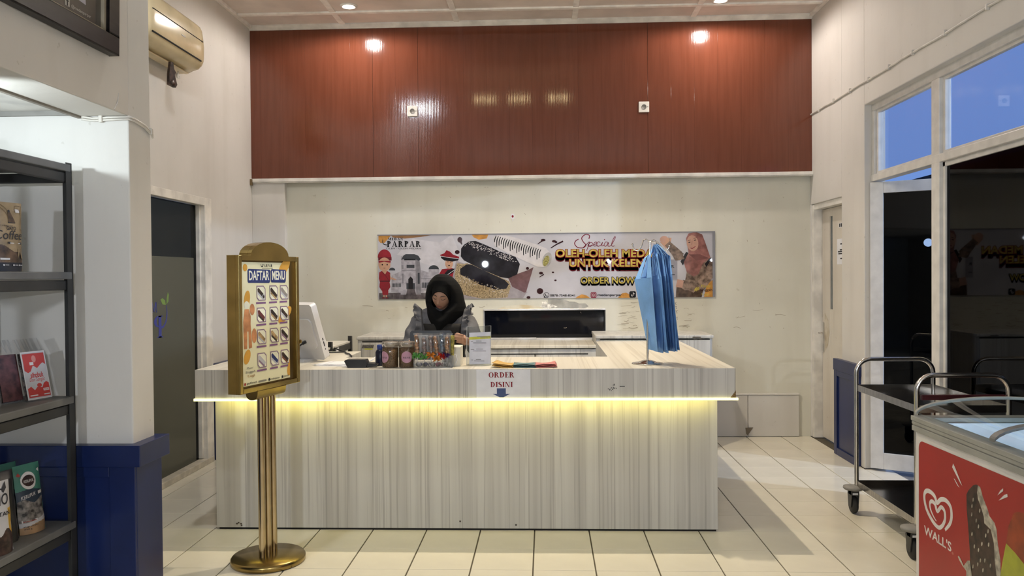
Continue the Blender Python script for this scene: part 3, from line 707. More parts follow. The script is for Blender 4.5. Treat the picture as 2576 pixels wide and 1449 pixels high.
fr.prism([(-W_ + bw, B1 - bw), (W_ - bw, B1 - bw), (W_ - bw, B1)] + [(0.165 * math.cos(t), B1 + 0.072 * math.sin(t)) for t in [PI * k / 16 for k in range(17)]] + [(-W_ + bw, B1)], lambda a, b, c: (a, c, b), -T_, -T_ + 0.024)
fr.build('frame', BRASS, sg, 0.003, world=False)
bx('inner_frame', (-W_ + bw, W_ - bw, -T_ + 0.016, -T_ + 0.024, B0 + bw, B1 - bw), mat('dark_brass', (0.16, 0.11, 0.045), 0.3, 1.0), sg, world=False)
MB().tube([(W_ + .002, -T_ + .006, 1.145), (W_ + .012, -T_ + .006, 1.145)], 0.012, 12).build('lock_knob', BRASS, sg, world=False)
P0, P1, Q0, Q1 = -0.225, 0.185, B0 + 0.035, B1 - 0.034
poster = bx('poster', (P0, P1, -T_ + 0.0135, -T_ + 0.0155, Q0, Q1), mat('cream_poster', (0.80, 0.76, 0.50), 0.28, var=0.04, scale=3), sg, world=False)
pw, ph = P1 - P0, Q1 - Q0
f = Flat(lambda a, b, c=0: Vector((P0 + a * pw, -T_ + 0.0133 - c, Q0 + b * ph)), 0.0004)
OR = mat('print_orange', (0.66, 0.34, 0.05), 0.4, var=0.05); SK = mat('print_salmon', (0.58, 0.25, 0.10), 0.4, var=0.15, scale=20)
MAU = mat('print_mauve', (0.26, 0.17, 0.24), 0.5); CHO = mat('print_chocolate', (0.045, 0.028, 0.022), 0.4, var=0.3, scale=60)
TAN = mat('print_tan', (0.45, 0.30, 0.14), 0.5, var=0.25, scale=60); NAVY = mat('print_navy', (0.022, 0.035, 0.14), 0.5)
LGR = mat('print_pale_grey', (0.50, 0.50, 0.52), 0.5, var=0.1); CRM = mat('print_cream', (0.82, 0.80, 0.62), 0.5)
f.ell(0.90, 0.965, 0.14, 0.055, OR, rot=0.4).ell(0.07, 0.955, 0.045, 0.03, OR).ell(0.10, 0.70, 0.075, 0.055, OR, rot=1.0).ell(0.09, 0.235, 0.075, 0.05, OR, rot=0.6)
f.poly([(1.0, 0.02), (1.0, 0.16), (0.965, 0.15), (0.93, 0.06), (0.95, 0.02)], OR).ell(0.90, 0.55, 0.16, 0.05, OR, rot=0.35)
f.poly([(0.03, 0.30), (0.09, 0.30), (0.10, 0.44), (0.12, 0.44), (0.125, 0.30), (0.19, 0.305), (0.165, 0.50), (0.17, 0.56), (0.13, 0.62), (0.05, 0.62), (0.02, 0.52)], SK).ell(0.09, 0.655, 0.05, 0.03, CRM).ell(0.20, 0.615, 0.05, 0.047, SK).ell(0.235, 0.40, 0.05, 0.06, SK)
f.serif('PARPAR', 0.42, 0.63, 0.962, 0.985, INK, 0.26).stroke([(0.39, 0.985), (0.40, 0.965), (0.43, 0.966)], .008, INK).rect(0.41, 0.64, .950, .954, INK)
for t, a, b in (('DAFTAR', 0.145, 0.555), ('MENU', 0.625, 0.90)):
    f.poly([(a - .03, .845), (a - .015, .832), (b + .005, .828), (b + .025, .842), (b + .035, .925), (b + .02, .94), (a - .01, .945), (a - .028, .932)], NAVY)
    f.text(t, a, b, .855, .928, mat('print_navy_edge', (0.05, 0.10, 0.30), 0.5), 0.05); f.text(t, a, b, .855, .928, CRM, 0.02)
for r, vb in enumerate((0.745, 0.565, 0.385, 0.190)):
    for c, ub in enumerate((0.385, 0.655, 0.885)):
        w, h = 0.092, 0.062
        oc = [(-w, -h * .6), (-w * .55, -h), (w, -h), (w, h * .6), (w * .55, h), (-w, h)]
        f.poly([(ub + x * 1.0, vb + y) for x, y in oc], MAU).poly([(ub + x * .85, vb + y * .86) for x, y in oc], CRM)
        k = r * 3 + c; mm = (CHO, CHO, mat('print_grey_roll', (0.28, 0.25, 0.22), 0.5), mat('print_red_choc', (0.13, 0.03, 0.03), 0.4), CHO, CHO, TAN, TAN, CHO, LGR, NAVY, CHO)[k]
        m2 = (LGR, TAN, LGR, CHO, TAN, LGR, LGR, CHO, MAU, MAU, LGR, mat('print_brown', (0.16, 0.06, 0.03), 0.4))[k]
        if vb: 
            f.poly([(ub - .075, vb + .035), (ub - .05, vb + .045), (ub + .075, vb - .02), (ub + .055, vb - .048), (ub - .07, vb + .01)], mm)
            f.poly([(ub - .068, vb + .012), (ub + .055, vb - .045), (ub + .04, vb - .058), (ub - .07, vb - .008)], m2)
            if k == 0: f.ell(ub + .05, vb - .03, .028, .022, LGR).ell(ub + .05, vb - .03, .018, .013, CHO)
        f.rect(ub - .105, ub + .095 - (0.03 if (k * 7) % 3 else 0), vb - .088, vb - .073, mat('print_purple', (0.22, 0.10, 0.22), 0.5))
f.text('Pasti', 0.07, 0.20, .135, .152, mat('print_grey_ink', (0.22, 0.21, 0.17), 0.5), 0.01, 0.3).text('Singgah', 0.05, 0.24, .098, .122, mat('print_grey_ink', (0.22, 0.21, 0.17), 0.5), 0.02).text('Lagi', 0.09, 0.23, .065, .09, TAN, 0.02)
f.text('gofood', 0.07, 0.26, .008, .030, INK, 0.012).ell(0.035, .018, .018, .012, mat('print_red_logo', (0.35, 0.03, 0.03), 0.5))
f.rect(.30, .47, .012, .026, mat('print_grey_ink', (0.22, 0.21, 0.17), 0.5)).ell(.53, .020, .018, .012, INK).text('medanparpar', .55, .76, .008, .028, INK, 0.01).ell(.82, .020, .018, .012, INK).text('parpar', .85, .97, .008, .028, INK, 0.0)
f.build('print', sg, world=False).parent = poster

# ------------------------------------------------------------------ banner on the back wall
bn_w, bn_h = 3.141, 0.606
ban = MB().box(-1.575, 1.566, 7.546, YB, 1.294, 1.900).build('banner', mat('banner_vinyl', (0.50, 0.49, 0.53), 0.012, var=0.06, scale=3))
tag(ban, 'wide printed vinyl banner with cakes and yellow lettering on the back wall', 'banner')
MB().box(1.545, 1.568, 7.540, 7.547, 1.296, 1.901).box(-1.578, 1.568, 7.541, 7.547, 1.894, 1.903).build('edge_strip', mat('banner_edge', (0.22, 0.22, 0.24), 0.4), ban)
def bfn(x, y, c=0.0):
    s = (x - 951) / 846.0; yt = 591 - 8 * s; yb = 753 - 6 * s
    return Vector((-1.575 + 3.141 * s, 7.5455 - c, 1.900 - 0.606 * (y - yt) / (yb - yt)))
f = Flat(bfn, 0.0003); f.step = 0.000012
V = lambda n, c, r=0.012, **k: mat('vinyl_' + n, c, r, **k)
vOR = V('orange', (0.55, 0.27, 0.07), var=0.12, scale=20); vK = V('black', (0.012, 0.012, 0.016)); vCH = V('chocolate', (0.018, 0.017, 0.024), 0.012, var=0.2); vBR = V('brown', (0.035, 0.012, 0.015))
vWH = V('white', (0.60, 0.57, 0.58), var=0.05); vG1 = V('mosque', (0.36, 0.34, 0.37), var=0.12, scale=30); vG2 = V('mosque_shade', (0.21, 0.20, 0.22), var=0.1, scale=30); vDK = V('slate', (0.045, 0.05, 0.06))
vGR = V('road', (0.10, 0.085, 0.09), var=0.25, scale=20); vSK = V('skin', (0.52, 0.30, 0.20)); vRD = V('red', (0.26, 0.018, 0.03), var=0.1); vMR = V('maroon', (0.20, 0.018, 0.04)); vYE = V('yellow', (0.52, 0.41, 0.09), var=0.15, scale=30)
vBE = V('beige', (0.40, 0.31, 0.19), var=0.35, scale=90); vPL = V('plate', (0.33, 0.30, 0.32), var=0.1); vRK = V('dark_red', (0.13, 0.014, 0.022))
f.poly([(953, 592), (985, 592), (978, 600), (968, 611), (958, 611), (953, 605)], vOR).poly([(985, 592), (1090, 591), (1060, 596), (1020, 600), (990, 597)], V('rust', (0.28, 0.15, 0.07))).poly([(1190, 590), (1232, 590), (1228, 600), (1208, 603), (1195, 597)], vOR)
f.poly([(1000, 640), (1040, 600), (1110, 610), (1140, 590), (1160, 640), (1120, 680)], V('cloud', (0.56, 0.54, 0.57)))
# mosque drawing
f.poly([(953, 737), (1092, 735), (1100, 752.2), (953, 752.6)], vGR)
f.poly([(986, 692), (1010, 682), (1010, 737), (984, 734)], vG1).poly([(1056, 678), (1098, 690), (1098, 735), (1056, 737)], vG1)
f.poly([(1010, 645), (1020, 640), (1046, 640), (1056, 646), (1060, 680), (1060, 741), (1008, 741), (1010, 680)], vG1)
f.poly([(1046, 640), (1056, 646), (1060, 680), (1060, 741), (1048, 741)], vG2)
f.poly([(1010, 653), (1016, 643), (1022, 639), (1044, 639), (1054, 643), (1060, 652), (1056, 656), (1046, 652), (1020, 652)], vDK).rect(1018, 1047, 651, 654.5, vK)
f.rect(1024, 1044, 666, 674, vDK).rect(1011, 1016, 667, 677, vG2).rect(1012, 1058, 679, 681, vG2).rect(1012, 1016, 688, 712, vG2).rect(1052, 1057, 686, 714, vDK)
f.poly([(1028, 727), (1028, 702), (1034, 695), (1040, 702), (1040, 727)], vK).rect(1023, 1028, 712, 727, vDK).rect(1040, 1045, 712, 727, vDK).poly([(1025, 727), (1044, 727), (1048, 742), (1022, 742)], vGR)
for k in range(8): f.l = 20; f.poly([(986 + k * 3, 722), (986 + k * 3, 714), (987 + k * 3, 711.5), (988 + k * 3, 714), (988 + k * 3, 722)], vDK)
for k in range(9): f.l = 20; f.poly([(1062 + k * 4, 724), (1062 + k * 4, 712), (1063.3 + k * 4, 709), (1064.6 + k * 4, 712), (1064.6 + k * 4, 724)], vDK)
f.l = 22
f.rect(986, 1010, 703, 704.5, vG2).rect(1058, 1098, 700, 701.5, vG2).ell(1093, 677, 13, 10, vDK, t0=PI, t1=2 * PI).rect(1080, 1107, 677, 690, vG1).ell(987, 680, 8, 7, vDK, t0=PI, t1=2 * PI)
# paper costume figure on the far left
f.ell(968, 648, 17.5, 21, vRD, t0=PI, t1=2 * PI, n=16).rect(951.8, 986, 647, 655, vRK).ell(967.5, 665, 15.5, 17.5, vSK).poly([(952, 656), (984, 656), (983, 661), (967, 658), (953, 661)], vRD)
for x in (962, 974.5): f.ell(x, 665.5, 1.7, 2.2, vK)
f.rect(965, 970, 673.6, 674.8, vRK).poly([(954, 685), (960, 681.5), (975, 681.5), (982, 686), (983, 700), (980, 712), (956, 712), (953, 700)], vRD).poly([(955, 712), (981, 712), (982, 722), (976, 731), (960, 731), (954, 722)], vRD)
f.poly([(961, 681.5), (969, 690), (974, 681.5)], vSK).stroke([(960, 683), (969, 692), (980, 708)], 1.2, vRK).poly([(981, 688), (984, 697), (997, 702), (996, 705), (982, 702)], vSK).rect(956, 981, 706, 708, vK)
f.poly([(961, 731), (977, 731), (976, 742), (962, 742)], vRD).rect(964, 967, 742, 748, vSK).rect(970, 973, 742, 748, vSK).ell(964, 749, 4, 1.8, vRK).ell(973, 749, 4, 1.8, vRK)
# lettering top left
f.serif('MEDAN', 977, 1015.5, 604.3, 597.5, vK, 0.26).serif('PARPAR', 974, 1060.5, 621, 605.8, vK, 0.27).text('OLEH - OLEH MEDAN', 972.5, 1061, 626.6, 623, vK, 0.0).stroke([(963.5, 602), (963.5, 609), (967, 614.5), (975, 616)], [.8, 1.6, 2.0, 1.8], vK)
# figure with wide hat
f.poly([(1106, 690), (1114, 677), (1140, 674), (1152, 684), (1168, 706), (1150, 708), (1106, 700)], vRD).ell(1132, 663, 10, 13, vSK).poly([(1111, 643), (1158, 649), (1155, 655), (1140, 658), (1120, 655), (1112, 649)], vK).poly([(1109, 641), (1120, 637), (1126, 629), (1135, 633), (1142, 640), (1158, 646), (1157, 650), (1111, 644)], vRD)
f.stroke([(1111, 644), (1130, 647.5), (1157, 650.5)], 1.3, vWH).rect(1127, 1131, 658, 659.2, vK).rect(1134, 1138, 658.5, 659.7, vK).ell(1132, 667.5, 2.4, 1.2, vK).poly([(1119, 690), (1128, 679), (1146, 675), (1153, 678), (1135, 690), (1122, 700)], vK).stroke([(1122, 695), (1148, 677)], 1.2, vWH)
# plates and cakes
f.poly([(1150, 655), (1240, 690), (1330, 735), (1300, 750), (1160, 751), (1140, 700)], vPL).poly([(1280, 697), (1330, 680), (1345, 672), (1326, 735), (1300, 740)], V('mauve_fold', (0.16, 0.09, 0.10), var=0.15)).poly([(1262, 735), (1280, 716), (1326, 738), (1318, 750), (1262, 751)], vPL)
f.poly([(1152, 662), (1172, 664), (1190, 664), (1284, 708), (1287, 722), (1279, 748), (1215, 751), (1150, 738), (1146, 690)], vBE).poly([(1160, 676), (1178, 664), (1192, 667), (1272, 704), (1283, 715), (1276, 726), (1252, 729), (1210, 716), (1160, 690)], vCH)
f.stroke([(1150, 690), (1165, 668), (1180, 663)], 3.0, vBE).poly([(1163, 625), (1170, 616), (1182, 607), (1200, 606), (1222, 615), (1262, 633), (1300, 646), (1311, 664), (1304, 690), (1282, 700), (1262, 697), (1220, 680), (1170, 655), (1162, 645)], vCH)
for k in range(150):
    t = random.random(); x = 1178 + 116 * t + random.uniform(-6, 6); y = 610 + 42 * t + random.uniform(-7, 7); a = random.random() * 3
    f.l = 90; f.stroke([(x, y), (x + 4 * math.cos(a), y + 2.5 * math.sin(a))], 1.0, vWH, sub=1)
for k in range(110):
    t = random.random(); x = 1155 + 125 * t + random.uniform(-5, 5); y = 690 + 42 * t + random.uniform(-2, 16); a = random.random() * 3
    f.l = 90; f.stroke([(x, y), (x + 3.5 * math.cos(a), y + 2 * math.sin(a))], 1.1, vBE if k % 3 else vWH, sub=1)
f.l = 92
f.poly([(1243, 600), (1250, 592), (1275, 591.5), (1300, 598), (1350, 614), (1378, 625), (1390, 640), (1388, 660), (1376, 672), (1355, 671), (1330, 660), (1280, 636), (1248, 618)], vWH)
for k in range(21):
    x = 1249 + k * 5.6; y = 592.5 + k * 1.75
    f.l = 95; f.stroke([(x + 3, y), (x - 1, y + 10), (x - 1.5, y + 17 + 5 * ((k * 5) % 3))], [1.6, 2.6, 1.8], vK, sub=3)
f.l = 97
f.ell(1379, 653, 11, 19, V('roll_end', (0.38, 0.37, 0.36), var=0.1), rot=0.35).ell(1377, 656, 7, 14, V('filling', (0.36, 0.33, 0.12), var=0.3, scale=90), rot=0.35)
for (x, y, a, b) in ((1361, 732, 8, 7.5), (1364, 687, 5, 3.5), (1330, 675, 4, 3.5), (1397, 607, 5, 3), (1402, 609, 3.5, 2.5), (1413, 629, 4, 2.6), (1394, 685, 3, 2), (1400, 705, 3, 2), (1332, 748, 5, 3.5), (1160, 603, 6, 7), (1153, 634, 6, 5), (1370, 604, 6, 3)): f.ell(x, y, a, b, vBR)
f.stroke([(1161, 605), (1165, 615)], [7, 2.5], vBR).stroke([(1389, 624), (1405, 614), (1420, 607)], [2, 3, 4], vBR).stroke([(1371, 690), (1360, 697)], [3, 1.5], vBR).stroke([(1356, 614), (1372, 603)], [1.5, 4], vBR)
# slogan
Z = lambda pts: [(1360 + x / 5.481, 560 + y / 5.481) for x, y in pts]
for p, w in ((([(683, 225), (690, 180), (640, 163), (585, 210), (605, 265), (640, 310), (600, 348), (525, 340), (488, 295), (500, 255), (540, 228)]), 2.0), ([(600, 348), (660, 290), (690, 268), (668, 340), (650, 388)], 1.5), ([(665, 315), (705, 275), (732, 288), (708, 328), (675, 322), (735, 312)], 1.4),
             ([(735, 312), (782, 290), (780, 264), (748, 292), (758, 325), (800, 312)], 1.4), ([(838, 278), (812, 264), (790, 300), (806, 328), (850, 308)], 1.4), ([(850, 308), (870, 270), (858, 320), (890, 312)], 1.4), ([(945, 275), (912, 268), (890, 312), (915, 326), (950, 276), (942, 318), (962, 327), (990, 310)], 1.4), ([(990, 310), (1042, 215), (1036, 195), (1010, 240), (992, 305), (1008, 327), (1032, 318)], 1.4)):
    f.stroke(Z(p), w, vMR); f.l -= 1
f.ell(*Z([(896, 235)])[0], 1.4, 1.4, vMR)
def slogan(t, a0, a1, b0, b1, fill, edge, deep, drop, o1, o2):
    for k in range(1, 5): f.text(t, a0, a1, b0, b1, deep, o1, off=(0, drop * k / 4)); f.l -= 1
    f.l += 1; f.text(t, a0, a1, b0, b1, edge, o1); f.text(t, a0, a1, b0, b1, fill, o2)
slogan('OLEH-OLEH MEDAN', 1402, 1664, 646.5, 628, vYE, vRD, vRK, 10, 0.075, 0.025)
slogan('UNTUK KELEN', 1436, 1621, 670.5, 652.5, vYE, vRD, vRK, 10, 0.075, 0.025)
slogan('ORDER NOW', 1464, 1598, 713, 697.5, vYE, vK, vK, 4, 0.08, 0.02)
# icons and handles
f.poly([(1450, 749.7), (1456, 745), (1466, 740), (1478, 743), (1486, 749.3)], vOR).poly([(1556, 749), (1566, 738), (1576, 736), (1586, 741), (1594, 748.6)], vOR)
f.stroke([(1377 + 6.6 * math.cos(t), 742 + 6.6 * math.sin(t)) for t in [2 * PI * k / 14 for k in range(14)]], 1.1, vK, closed=True, sub=2).stroke([(1374.5, 738.5), (1374.8, 742), (1378, 745), (1380.5, 744)], 1.7, vK).poly([(1370.2, 749), (1371.6, 743.6), (1375, 747.6)], vK)
f.text('0878-7548-8341', 1386.5, 1448.5, 745.6, 740.2, vK, 0.02)
f.poly([(1488, 737), (1490, 734.5), (1500.5, 734.3), (1502.5, 737), (1502.5, 746.5), (1500.5, 749), (1490, 749.1), (1488, 746.8)], vMR).stroke([(1490.6, 737), (1500, 736.8), (1500.2, 746.4), (1490.7, 746.6)], 1.0, vWH, closed=True, sub=1).stroke([(1495.4 + 2.4 * math.cos(t), 741.7 + 2.4 * math.sin(t)) for t in [2 * PI * k / 10 for k in range(10)]], 1.0, vWH, closed=True, sub=2)
f.text('medanparpar', 1505.5, 1566, 746.2, 738.6, vK, 0.02)
f.poly([(1584.5, 735), (1587, 732.5), (1599, 732.3), (1601, 735), (1601, 746), (1599, 748.4), (1587, 748.6), (1584.5, 746)], vK).stroke([(1594, 735), (1594, 742), (1591.5, 744.6), (1589.4, 742.6), (1591.6, 740.4)], 1.5, vWH).stroke([(1594, 735), (1595.4, 738), (1598, 739)], 1.4, vWH)
# printed woman holding a paper bag
vHJ = V('rose_cloth', (0.30, 0.135, 0.12), var=0.2, scale=14); vHJ2 = V('rose_cloth_shade', (0.17, 0.075, 0.07), var=0.15); vPD = V('plaid', (0.22, 0.155, 0.12), var=0.3, scale=25); vDKB = V('strap', (0.02, 0.018, 0.02)); vFC = V('face', (0.50, 0.29, 0.22)); vBG = V('paper_bag', (0.30, 0.29, 0.33))
f.poly([(1690, 640), (1712, 632), (1722, 640), (1730, 670), (1722, 712), (1738, 722), (1760, 720), (1791, 700), (1791, 655), (1770, 640), (1740, 640)], vPD).poly([(1700, 747.4), (1702, 716), (1730, 722), (1768, 728), (1764, 746.9)], V('brown_skirt', (0.10, 0.065, 0.045), var=0.25, scale=20))
f.poly([(1712, 658), (1726, 634), (1732, 636), (1718, 668)], vDKB).poly([(1772, 664), (1786, 648), (1790, 650), (1776, 672)], vDKB)
f.poly([(1726, 600), (1732, 588), (1750, 584), (1766, 590), (1774, 612), (1786, 648), (1768, 662), (1756, 690), (1744, 696), (1727, 684), (1720, 660), (1732, 636)], vHJ).poly([(1732, 640), (1760, 640), (1784, 650), (1752, 656)], vHJ2)
f.ell(1742, 612, 14.5, 20, vFC, rot=-0.12)
for x, y in ((1734.5, 610), (1748.5, 604.5)): f.ell(x, y, 3, 1.1, vK, rot=-0.3); f.stroke([(x - 4, y - 4), (x + 3, y - 6.2)], 1.0, vK, sub=1)
f.stroke([(1741, 606), (1740, 616)], 0.8, vHJ2, sub=1).stroke([(1737, 624), (1742, 625), (1749, 620)], 1.6, vMR)
f.ell(1672, 603, 11, 9, vFC).poly([(1660, 608), (1672, 612), (1678, 600), (1690, 598), (1688, 612), (1676, 626)], vSK).stroke([(1683, 596), (1690, 620), (1697, 655)], 1.4, V('twine', (0.25, 0.20, 0.17))).rect(1686, 1704, 653, 704, vBG).serif('R', 1688, 1697, 674, 667, vK, 0.25).rect(1688, 1698, 690, 692, vDK)
f.poly([(1674, 618), (1685, 607), (1716, 634), (1722, 652), (1700, 656), (1690, 640)], vPD).poly([(1791, 684), (1788, 708), (1770, 728), (1722, 730), (1706, 718), (1722, 705), (1758, 704), (1776, 682)], V('plaid_light', (0.28, 0.20, 0.155), var=0.3, scale=25))
f.poly([(1716, 722), (1718, 704), (1742, 710), (1760, 722), (1744, 736)], vPD).poly([(1700, 722), (1704, 702), (1720, 706), (1716, 724)], vFC)
f.poly([(1770, 746.9), (1774, 726), (1782, 712), (1791, 704), (1791, 746.8)], vOR).text('Pasti', 1762, 1786, 723, 716, vYE, 0.02, 0.2).text('#', 1746, 1758, 732, 722, vYE, 0.04, 0.3).text('Singgah', 1760, 1790, 734, 726, vBR, 0.01).text('Lagi', 1764, 1782, 744, 737, vYE, 0.01)
f.build('print', ban)

# ------------------------------------------------------------------ things on walls and ceiling
def socket(x, z, label):
    s = thing('wall_socket', label, 'socket', (x, 7.498, z), 0, 'sockets on the red boards')
    bx('cover_plate', (-0.048, 0.048, -0.012, 0, -0.049, 0.049), mat('socket_white', (0.78, 0.75, 0.68), 0.3, var=0.03), s, 0.004, world=False)
    MB().lathe([(0.0, -0.0125), (0.019, -0.0125), (0.021, -0.016), (0.023, -0.016), (0.023, -0.011)], n=24, axis='y').build('outlet', mat('socket_grey', (0.22, 0.21, 0.19), 0.4), s, world=False)
    for dx in (-0.009, 0.009): MB().lathe([(0, -0.0132), (0.003, -0.0132), (0.003, -0.012)], (dx, 0, 0), 10, axis='y').build('pin_hole', DARK, s, world=False)
    MB().lathe([(0, -0.0130), (0.004, -0.0128), (0.004, -0.011)], (0.034, 0, 0), 10, axis='y').build('screw', DARK, s, world=False)
socket(-1.226, 3.045, 'white square socket on the red boards, the one above the banner cakes')
socket(0.916, 3.048, 'white square socket on the red boards, the one above the blue bags')
st = MB().box(-0.318, -0.288, YB - 0.003, YB, 2.04, 2.085).box(-0.306, -0.298, YB - 0.004, YB, 2.02, 2.04).build('torn_sticker', PAPER); tag(st, 'tiny torn white sticker with red dot on the back wall above the banner', 'sticker')
f = Flat(plane_fn((0, YB - .003, 0), (1, 0, 0), (0, 0, 1), (0, -1, 0)), 0.0005); f.ell(-0.303, 2.062, .010, .012, vRD); f.build('red_dot', st)
# ceiling lamps
GLOWN = emis('lamp_glow_neutral', (1.0, 0.96, 0.90), 26.0); GLOWW = emis('lamp_glow_warm', (1.0, 0.80, 0.42), 45.0); GLOWC = emis('lamp_glow_cool', (0.85, 0.93, 1.0), 14.0)
for k, p in enumerate(DOWNS):
    lab = ('round recessed ceiling lamp above the left half of the red boards', 'round recessed ceiling lamp above the right half of the red boards', 'round recessed ceiling lamp nearest the picture frame')[k]
    d = thing('ceiling_lamp', lab, 'lamp', (p[0], p[1], 3.86), 0, 'recessed lamps in the ceiling')
    MB().lathe([(0.052, 0.0), (0.052, -0.010), (0.070, -0.012), (0.074, -0.006), (0.074, 0.002)], n=32).build('trim_ring', WHITE, d, world=False)
    MB().lathe([(0, -0.016), (0.030, -0.014), (0.046, -0.006), (0.046, 0)], n=28).build('bulb', GLOWN, d, world=False)
for k, p in enumerate(BULBS):
    lab = ('hanging warm bulb above the counter, the one nearest the left wall', 'hanging warm bulb above the counter, the middle of three', 'hanging warm bulb above the counter, the one nearest the right wall')[k]
    d = thing('pendant_bulb', lab, 'lamp', (p[0], p[1], 3.86), 0, 'bulbs hanging above the counter')
    MB().tube([(0, 0, 0), (0, 0, -0.19)], 0.004, 8).build('cord', BLACK, d, world=False)
    MB().lathe([(0.0, 0.0), (0.03, 0.0), (0.03, -0.014), (0, -0.014)], n=16).build('ceiling_rose', WHITE, d, world=False)
    MB().lathe([(0.012, -0.17), (0.018, -0.18), (0.018, -0.225), (0.0, -0.225)], n=16).build('lamp_holder', WHITE, d, world=False)
    MB().ell((0, 0, -0.262), (0.032, 0.032, 0.038), 20, 12).build('bulb', GLOWW, d, world=False)
d = thing('wall_lamp', 'small round white lamp on the wall opposite the counter, nearer the freezer', 'lamp', (1.40, -3.0, 1.826), 0, 'lamps on the wall opposite the counter')
MB().lathe([(0.0, 0.0), (0.06, 0.0), (0.06, 0.03), (0.0, 0.03)], n=24, axis='y').build('back_plate', WHITE, d, world=False)
MB().ell((0, 0.06, 0), (0.04, 0.04, 0.04), 20, 12).build('shade', GLOWC, d, world=False)
d = thing('wall_lamp', 'large round white lamp on the wall opposite the counter, nearer the rack', 'lamp', (-1.34, -3.0, 1.78), 0, 'lamps on the wall opposite the counter')
MB().lathe([(0.0, 0.0), (0.10, 0.0), (0.10, 0.03), (0.0, 0.03)], n=24, axis='y').build('back_plate', WHITE, d, world=False)
MB().ell((0, 0.07, 0), (0.07, 0.05, 0.07), 20, 12).build('shade', GLOWC, d, world=False)
d = thing('spot_lamp', 'small white spot lamp on top of the goods rack', 'lamp', (-2.20, 2.55, 1.978))
MB().lathe([(0, -0.10), (0.03, -0.10), (0.036, -0.03), (0.033, -0.022), (0.030, -0.03)], (0, 0, 0.05), 20, axis='y').build('lamp_head', WHITE, d, world=False); bx('foot', (-0.03, 0.03, -0.10, -0.03, 0.0, 0.02), WHITE, d, world=False)
MB().lathe([(0, -0.030), (0.030, -0.030), (0.030, -0.034), (0, -0.034)], (0, 0, 0.05), 20, axis='y').build('lens', GLOWC, d, world=False)
for k, (x, y, z, r) in enumerate(((9.36, 20.20, 2.25, .10), (9.36, 22.95, 2.29, .06))):
    d = thing('outdoor_lamp', ('bright white lamp on the dark building seen through the open glass door', 'small white lamp on the dark building, the fainter of two')[k], 'lamp', (x + .14, y, z), 0, 'lamps on the building outside')
    MB().box(-.03, 0, -.08, .08, -.12, .12).build('bracket', BLACK, d, world=False)
    MB().ell((-.13, 0, 0), (r, r, r), 16, 10).build('bulb', emis('lamp_glow_outdoor', (.85, .95, 1.0), 300.0), d, world=False)
# cable along the right wall with clips
cw = mat('cable_white', (0.66, 0.63, 0.57), 0.4)
cyc = [7.55 - k * 0.1 for k in range(0, 62)]
cable = MB().tube([(XR - 0.008, y, 2.953 + 0.003 * math.sin(y * 7.1) + 0.0015 * math.sin(y * 17)) for y in cyc], 0.008, 8).build('wall_cable', cw)
tag(cable, 'thin off-white cable clipped along the right wall above the window', 'cable')
for y in (7.28, 6.92, 6.55, 6.18, 5.82, 5.45, 5.02, 4.55, 4.1, 3.6, 3.0, 2.4):
    bx('cable_clip', (XR - 0.020, XR, y - .006, y + .006, 2.936, 2.972), cw, cable, 0.003)
cable2 = MB()
for dz in (0.0, 0.010):
    cable2.tube([(-1.982, 3.392, 2.188 + dz), (-1.93, 3.39, 2.180 + dz), (-1.86, 3.39, 2.183 + dz), (-1.775, 3.392, 2.185 + dz), (-1.771, 3.43, 2.184 + dz), (-1.771, 3.52, 2.172 + dz), (-1.771, 3.585, 2.150 + dz), (-1.775, 3.60, 2.14 + dz)], 0.0048, 8)
cable2 = cable2.build('wall_cable', cw); tag(cable2, 'pair of thin white cables under the beam end round the left pillar', 'cable')
for p in ((-1.895, 3.388), (-1.770, 3.575)): bx('cable_clip', (p[0] - .008, p[0] + .008, p[1] - .008, p[1] + .008, 2.15 if p[1] > 3.5 else 2.172, 2.18 if p[1] > 3.5 else 2.203), cw, cable2, 0.003)
# picture frame on the beam
pf = thing('picture_frame', 'dark wooden picture frame on the beam face at upper left', 'picture frame', (PX, 2.6, 2.445))
WOOD = mat('dark_wood', (0.010, 0.008, 0.008), 0.30, var=0.35, scale=30, stretch=(1, .3, 1), spec=0.22)
yl, yr, zb, zt = 1.85, 3.245, 2.412, 3.35
ti = lambda z: PX + 0.012 + (z - zb) * 0.02
def fbar(y0, y1, z0, z1, h, nm, m):
    MB().prism([(ti(z0) - .010, z0), (ti(z0) + h, z0), (ti(z1) + h, z1), (ti(z1) - .010, z1)], lambda a, b, c: (a, c, b), y0, y1).build(nm, m, pf, 0.006)
fbar(yl, yr, zb, zb + 0.075, 0.034, 'frame_rail', WOOD); fbar(yl, yr, zt - .075, zt, 0.034, 'frame_rail', WOOD)
fbar(yl, yl + .075, zb + .075, zt - .075, 0.034, 'frame_rail', WOOD); fbar(yr - .075, yr, zb + .075, zt - .075, 0.034, 'frame_rail', WOOD)
lin = mat('frame_slip', (0.36, 0.32, 0.24), 0.5)
fbar(yl + .07, yr - .07, zb + .07, zb + .086, 0.020, 'slip', lin); fbar(yr - .089, yr - .072, zb + .08, zt - .08, 0.020, 'slip', lin); fbar(yl + .072, yl + .089, zb + .08, zt - .08, 0.020, 'slip', lin); fbar(yl + .08, yr - .08, zt - .086, zt - .07, 0.020, 'slip', lin)
fbar(yl + .08, yr - .08, zb + .08, zt - .08, 0.006, 'print', mat('grey_brown_print', (0.115, 0.105, 0.09), 0.12, var=0.15, scale=4))
f = Flat(lambda a, b, c=0: Vector((ti(b) + 0.0065 + c, a, b)), 0.0006)
pr = mat('print_light', (0.42, 0.41, 0.38), 0.4)
